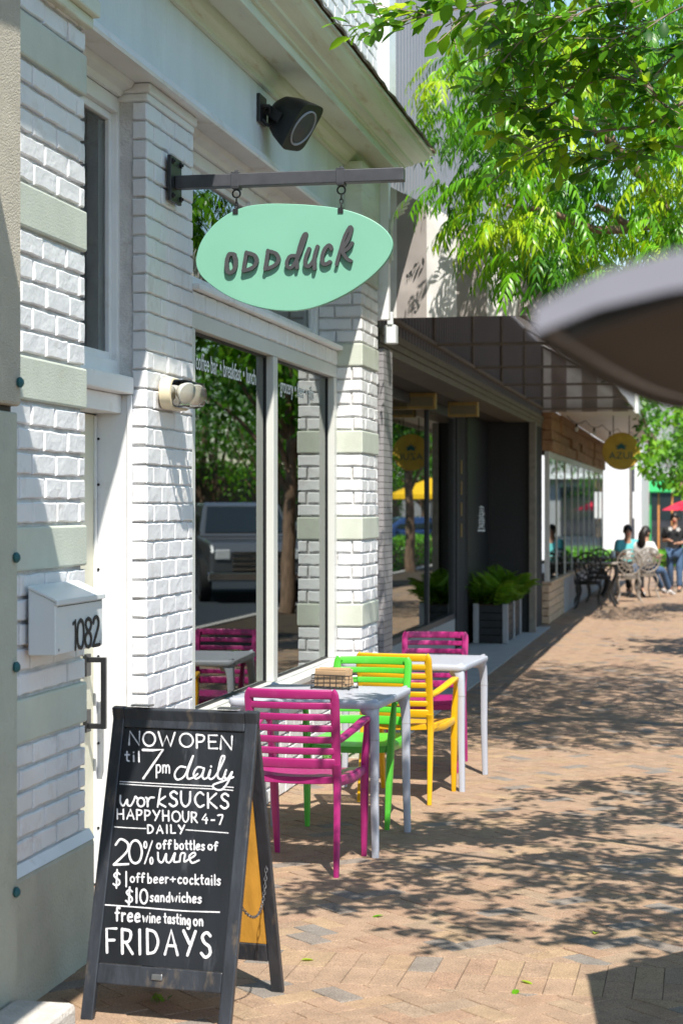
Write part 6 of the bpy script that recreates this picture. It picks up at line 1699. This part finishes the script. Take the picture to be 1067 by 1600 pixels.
# ================================================================== people
def person(label, loc, rz, h, joints, top, trousers, hairlen, group=None, top_mat='cloth_black', leg_mat='denim'):
    """joints: dict of local positions (metres, facing -Y)"""
    o = thing('person', label, 'person', loc, rz); J = joints; s = h / 1.65
    order = ['pelvis', 'waist', 'chest', 'neck', 'chin', 'head', 'crown', 'shL', 'elL', 'wrL', 'haL', 'shR', 'elR', 'wrR', 'haR', 'hipL', 'knL', 'anL', 'toL', 'hipR', 'knR', 'anR', 'toR', 'nose']
    rad = dict(pelvis=(.15, .11), waist=(.125, .095), chest=(.15, .105), neck=(.052, .052), chin=(.062, .07), head=(.078, .092), crown=(.055, .065), nose=.014)
    for q in 'LR': rad.update({'sh' + q: .055, 'el' + q: .040, 'wr' + q: .028, 'ha' + q: (.038, .022), 'hip' + q: .088, 'kn' + q: .058, 'an' + q: .040, 'to' + q: (.038, .028)})
    E_ = [('pelvis', 'waist'), ('waist', 'chest'), ('chest', 'neck'), ('neck', 'chin'), ('chin', 'head'), ('head', 'crown'), ('head', 'nose')]
    for q in 'LR': E_ += [('chest', 'sh' + q), ('sh' + q, 'el' + q), ('el' + q, 'wr' + q), ('wr' + q, 'ha' + q), ('pelvis', 'hip' + q), ('hip' + q, 'kn' + q), ('kn' + q, 'an' + q), ('an' + q, 'to' + q)]
    def sub_(names, grow, nm, m_, extra=None):
        ix = {k: i for i, k in enumerate(names)}
        V = [tuple(Vector(J[k]) * s) for k in names]
        rr = []
        for k in names:
            r_ = rad[k]; r_ = r_ if hasattr(r_, '__len__') else (r_, r_); rr.append((r_[0] * s + grow, r_[1] * s + grow))
        return skin_mesh(nm, V, [(ix[a], ix[b]) for a, b in E_ if a in ix and b in ix], rr, M[m_], o)
    # fingers
    body = sub_(order, 0, 'body', 'skin')
    fg = MB()
    for q in 'LR':
        wv_ = Vector(J['wr' + q]) * s; hv = Vector(J['ha' + q]) * s; d = (hv - wv_).normalized(); sd_ = d.cross(Vector((0, 0, 1))).normalized()
        for i, ln in enumerate((.05, .062, .066, .058)):
            b0_ = hv + sd_ * (.026 - .017 * i) * s
            fg.sweep(spline([b0_, b0_ + d * ln * .5 * s, b0_ + d * ln * .85 * s + Vector((0, 0, -.018)) * s], 3), .0085 * s, .0085 * s, None, 6)
        b0_ = wv_.lerp(hv, .5) + sd_ * .03 * s; fg.sweep([b0_, b0_ + (sd_ * .6 + d) * .035 * s, b0_ + (sd_ * .4 + d * 1.3) * .05 * s], .0095 * s, .009 * s, None, 6)
    fg.build('fingers', M['skin'], body, smooth=True)
    tn = ['waist', 'chest', 'shL', 'shR', 'pelvis', 'elL', 'elR']
    JJ = dict(J)
    for q in 'LR': J['el' + q] = tuple(Vector(JJ['sh' + q]).lerp(Vector(JJ['el' + q]), .80))
    old = {k: rad[k] for k in ('shL', 'shR', 'elL', 'elR')}
    for q in 'LR': rad['sh' + q] = .062; rad['el' + q] = .05
    sub_(tn, .030 * s, 'shirt', top_mat)
    for k in JJ: J[k] = JJ[k]
    rad.update(old)
    sub_(['pelvis', 'hipL', 'knL', 'anL', 'hipR', 'knR', 'anR'], .020 * s, 'trousers', leg_mat)
    for q in 'LR':
        a, b = Vector(J['an' + q]) * s, Vector(J['to' + q]) * s; f_ = (b - a); f_.z = 0; f_.normalize(); z_ = b.z
        MB().sweep([a - f_ * .06 * s + Vector((0, 0, -.02)), a + f_ * .02 * s + Vector((0, 0, -.025)), b - f_ * .03 * s, b + f_ * .05 * s], [.036 * s, .044 * s, .046 * s, .03 * s], [.04 * s, .042 * s, .034 * s, .022 * s], tuple(f_.cross(Vector((0, 0, 1)))), 10).build('shoe', M['shoe'] if leg_mat == 'denim' and top_mat == 'cloth_black' else M['cloth_white'], o, smooth=True)
    hd, cr_ = Vector(J['head']) * s, Vector(J['crown']) * s
    fd = (Vector(J['nose']) - Vector(J['head'])); fd.z = 0; fd.normalize(); sdv = fd.cross(Vector((0, 0, 1)))
    hm = MB(); nU, nV = 18, 10
    for j in range(nV + 1):
        ph = math.pi * (.0 + .70 * j / nV)
        for i in range(nU):
            a = 2 * math.pi * i / nU; front = max(0, math.cos(a))
            p2 = ph * (1 - .42 * front)
            hm.v.append(tuple(hd + Vector((0, 0, .022)) * s + (fd * math.cos(a) * .105 + sdv * math.sin(a) * .090) * math.sin(p2) * s + Vector((0, 0, math.cos(p2) * .118 * s))))
    for j in range(nV):
        for i in range(nU): hm.f.append((j * nU + i, j * nU + (i + 1) % nU, (j + 1) * nU + (i + 1) % nU, (j + 1) * nU + i))
    if hairlen: hm.sweep(spline([hd - fd * .06 * s + Vector((0, 0, .05)) * s, hd - fd * .095 * s, hd - fd * .11 * s - Vector((0, 0, hairlen * .5)) * s, hd - fd * .08 * s - Vector((0, 0, hairlen)) * s], 4), [.07 * s] * 4 + [.085 * s] * 4 + [.09 * s] * 4 + [.03 * s], .045 * s, tuple(sdv), 10)
    hm.build('hair', M['hair'], o, smooth=True)
    for q in (-1, 1): MB().lathe([(.001, -.004), (.011, 0), (.001, .006)], hd + (fd * .083 + sdv * q * .032 + Vector((0, 0, .012))) * s, 8, fd).build('eye', M['hair'], body)
    mo = MB().obox(hd + (fd * .080 - Vector((0, 0, .055))) * s, sdv * .022 * s, fd * .006 * s, (0, 0, .005 * s)); mo.build('mouth', M['umbrella_red'], body)
    for q in (-1, 1): MB().lathe([(.008, -.012), (.024, 0), (.008, .012)], hd + (sdv * q * .082 - fd * .005 - Vector((0, 0, .008))) * s, 10, sdv).build('ear', M['skin'], body, smooth=True)
    return o
stand = dict(pelvis=(0, 0, .88), waist=(0, .0, 1.05), chest=(0, .01, 1.24), neck=(0, 0, 1.40), chin=(0, -.015, 1.47), head=(0, -.01, 1.545), crown=(0, .0, 1.61), nose=(0, -.098, 1.525),
    shL=(.175, 0, 1.32), elL=(.235, .03, 1.06), wrL=(.12, -.20, 1.03), haL=(.05, -.25, 1.03), shR=(-.175, 0, 1.32), elR=(-.245, .04, 1.07), wrR=(-.14, -.17, 1.10), haR=(-.07, -.23, 1.09),
    hipL=(.09, 0, .84), knL=(.10, -.07, .48), anL=(.10, -.05, .10), toL=(.10, -.17, .04), hipR=(-.09, 0, .84), knR=(-.10, .02, .47), anR=(-.095, .17, .11), toR=(-.10, .06, .04))
wo = person('person in a black top and blue jeans walking with hands together in front', (-.63, 36.2, -.005), R(-4), 1.54, stand, 1, 1, 0)
sit = dict(pelvis=(0, 0, .56), waist=(0, .02, .72), chest=(0, .03, .92), neck=(0, .0, 1.08), chin=(0, -.02, 1.15), head=(0, -.015, 1.225), crown=(0, .0, 1.29), nose=(0, -.10, 1.205),
    shL=(.175, .02, 1.00), elL=(.22, -.08, .76), wrL=(.12, -.30, .80), haL=(.07, -.37, .80), shR=(-.175, .02, 1.00), elR=(-.22, -.08, .76), wrR=(-.10, -.30, .80), haR=(-.05, -.37, .81),
    hipL=(.09, -.02, .54), knL=(.13, -.42, .54), anL=(.13, -.46, .12), toL=(.13, -.58, .045), hipR=(-.09, -.02, .54), knR=(-.11, -.42, .54), anR=(-.10, -.40, .12), toR=(-.10, -.52, .045))
person('person with dark hair in a teal top seated at the iron table', (-1.50, 35.1, -.005), R(20), 1.62, dict(sit), 1, 1, 0, None, 'cloth_teal', 'cloth_black')
sit2 = dict(sit); sit2.update(knL=(.16, -.40, .52), anL=(.20, -.70, .16), toL=(.22, -.82, .08), knR=(-.05, -.42, .52), anR=(.02, -.70, .14), toR=(.04, -.82, .06))
person('person with long dark hair in a white top and jeans seated outdoors', (-1.12, 33.75, -.005), R(140), 1.60, sit2, 1, 1, .30, None, 'cloth_white', 'denim')
pr_ = MB()
for (x, z) in ((-.07, 1.24), (.08, 1.23)):
    for k in range(5):
        a = 2 * math.pi * k / 5; ribbon(pr_, [(x, -.150, z), (x + .035 * math.cos(a), -.152, z + .035 * math.sin(a))], .022, (0, -1, 0), .004, .0004 * k)
pr_.build('shirt_print', M['cloth_white'], wo)

# ================================================================== a few fallen leaves
for i, (px, py) in enumerate(((655, 1203), (812, 1532), (808, 1546), (928, 1459), (600, 1430), (470, 1500))):
    d = ray(px, py); t_ = (.004 - CAM_H) / d.z; q = Vector((0, 0, CAM_H)) + d * t_
    a = random.uniform(0, 6.28)
    o = foliage('fallen_leaf', [leaf_arrays(A([(0, 0, 0)]), A([(math.cos(a), math.sin(a), .05)]), A([(.1, .1, 1)]), A([.055]), A([.026]), 'broad', A([.55 + .4 * (i % 2)]))], M['leaf_far'], None)
    o.location = q; tag(o, ('yellow' if i % 2 else 'green') + ' fallen leaf lying on the brick pavement', 'leaf', 'fallen leaves on the pavers')
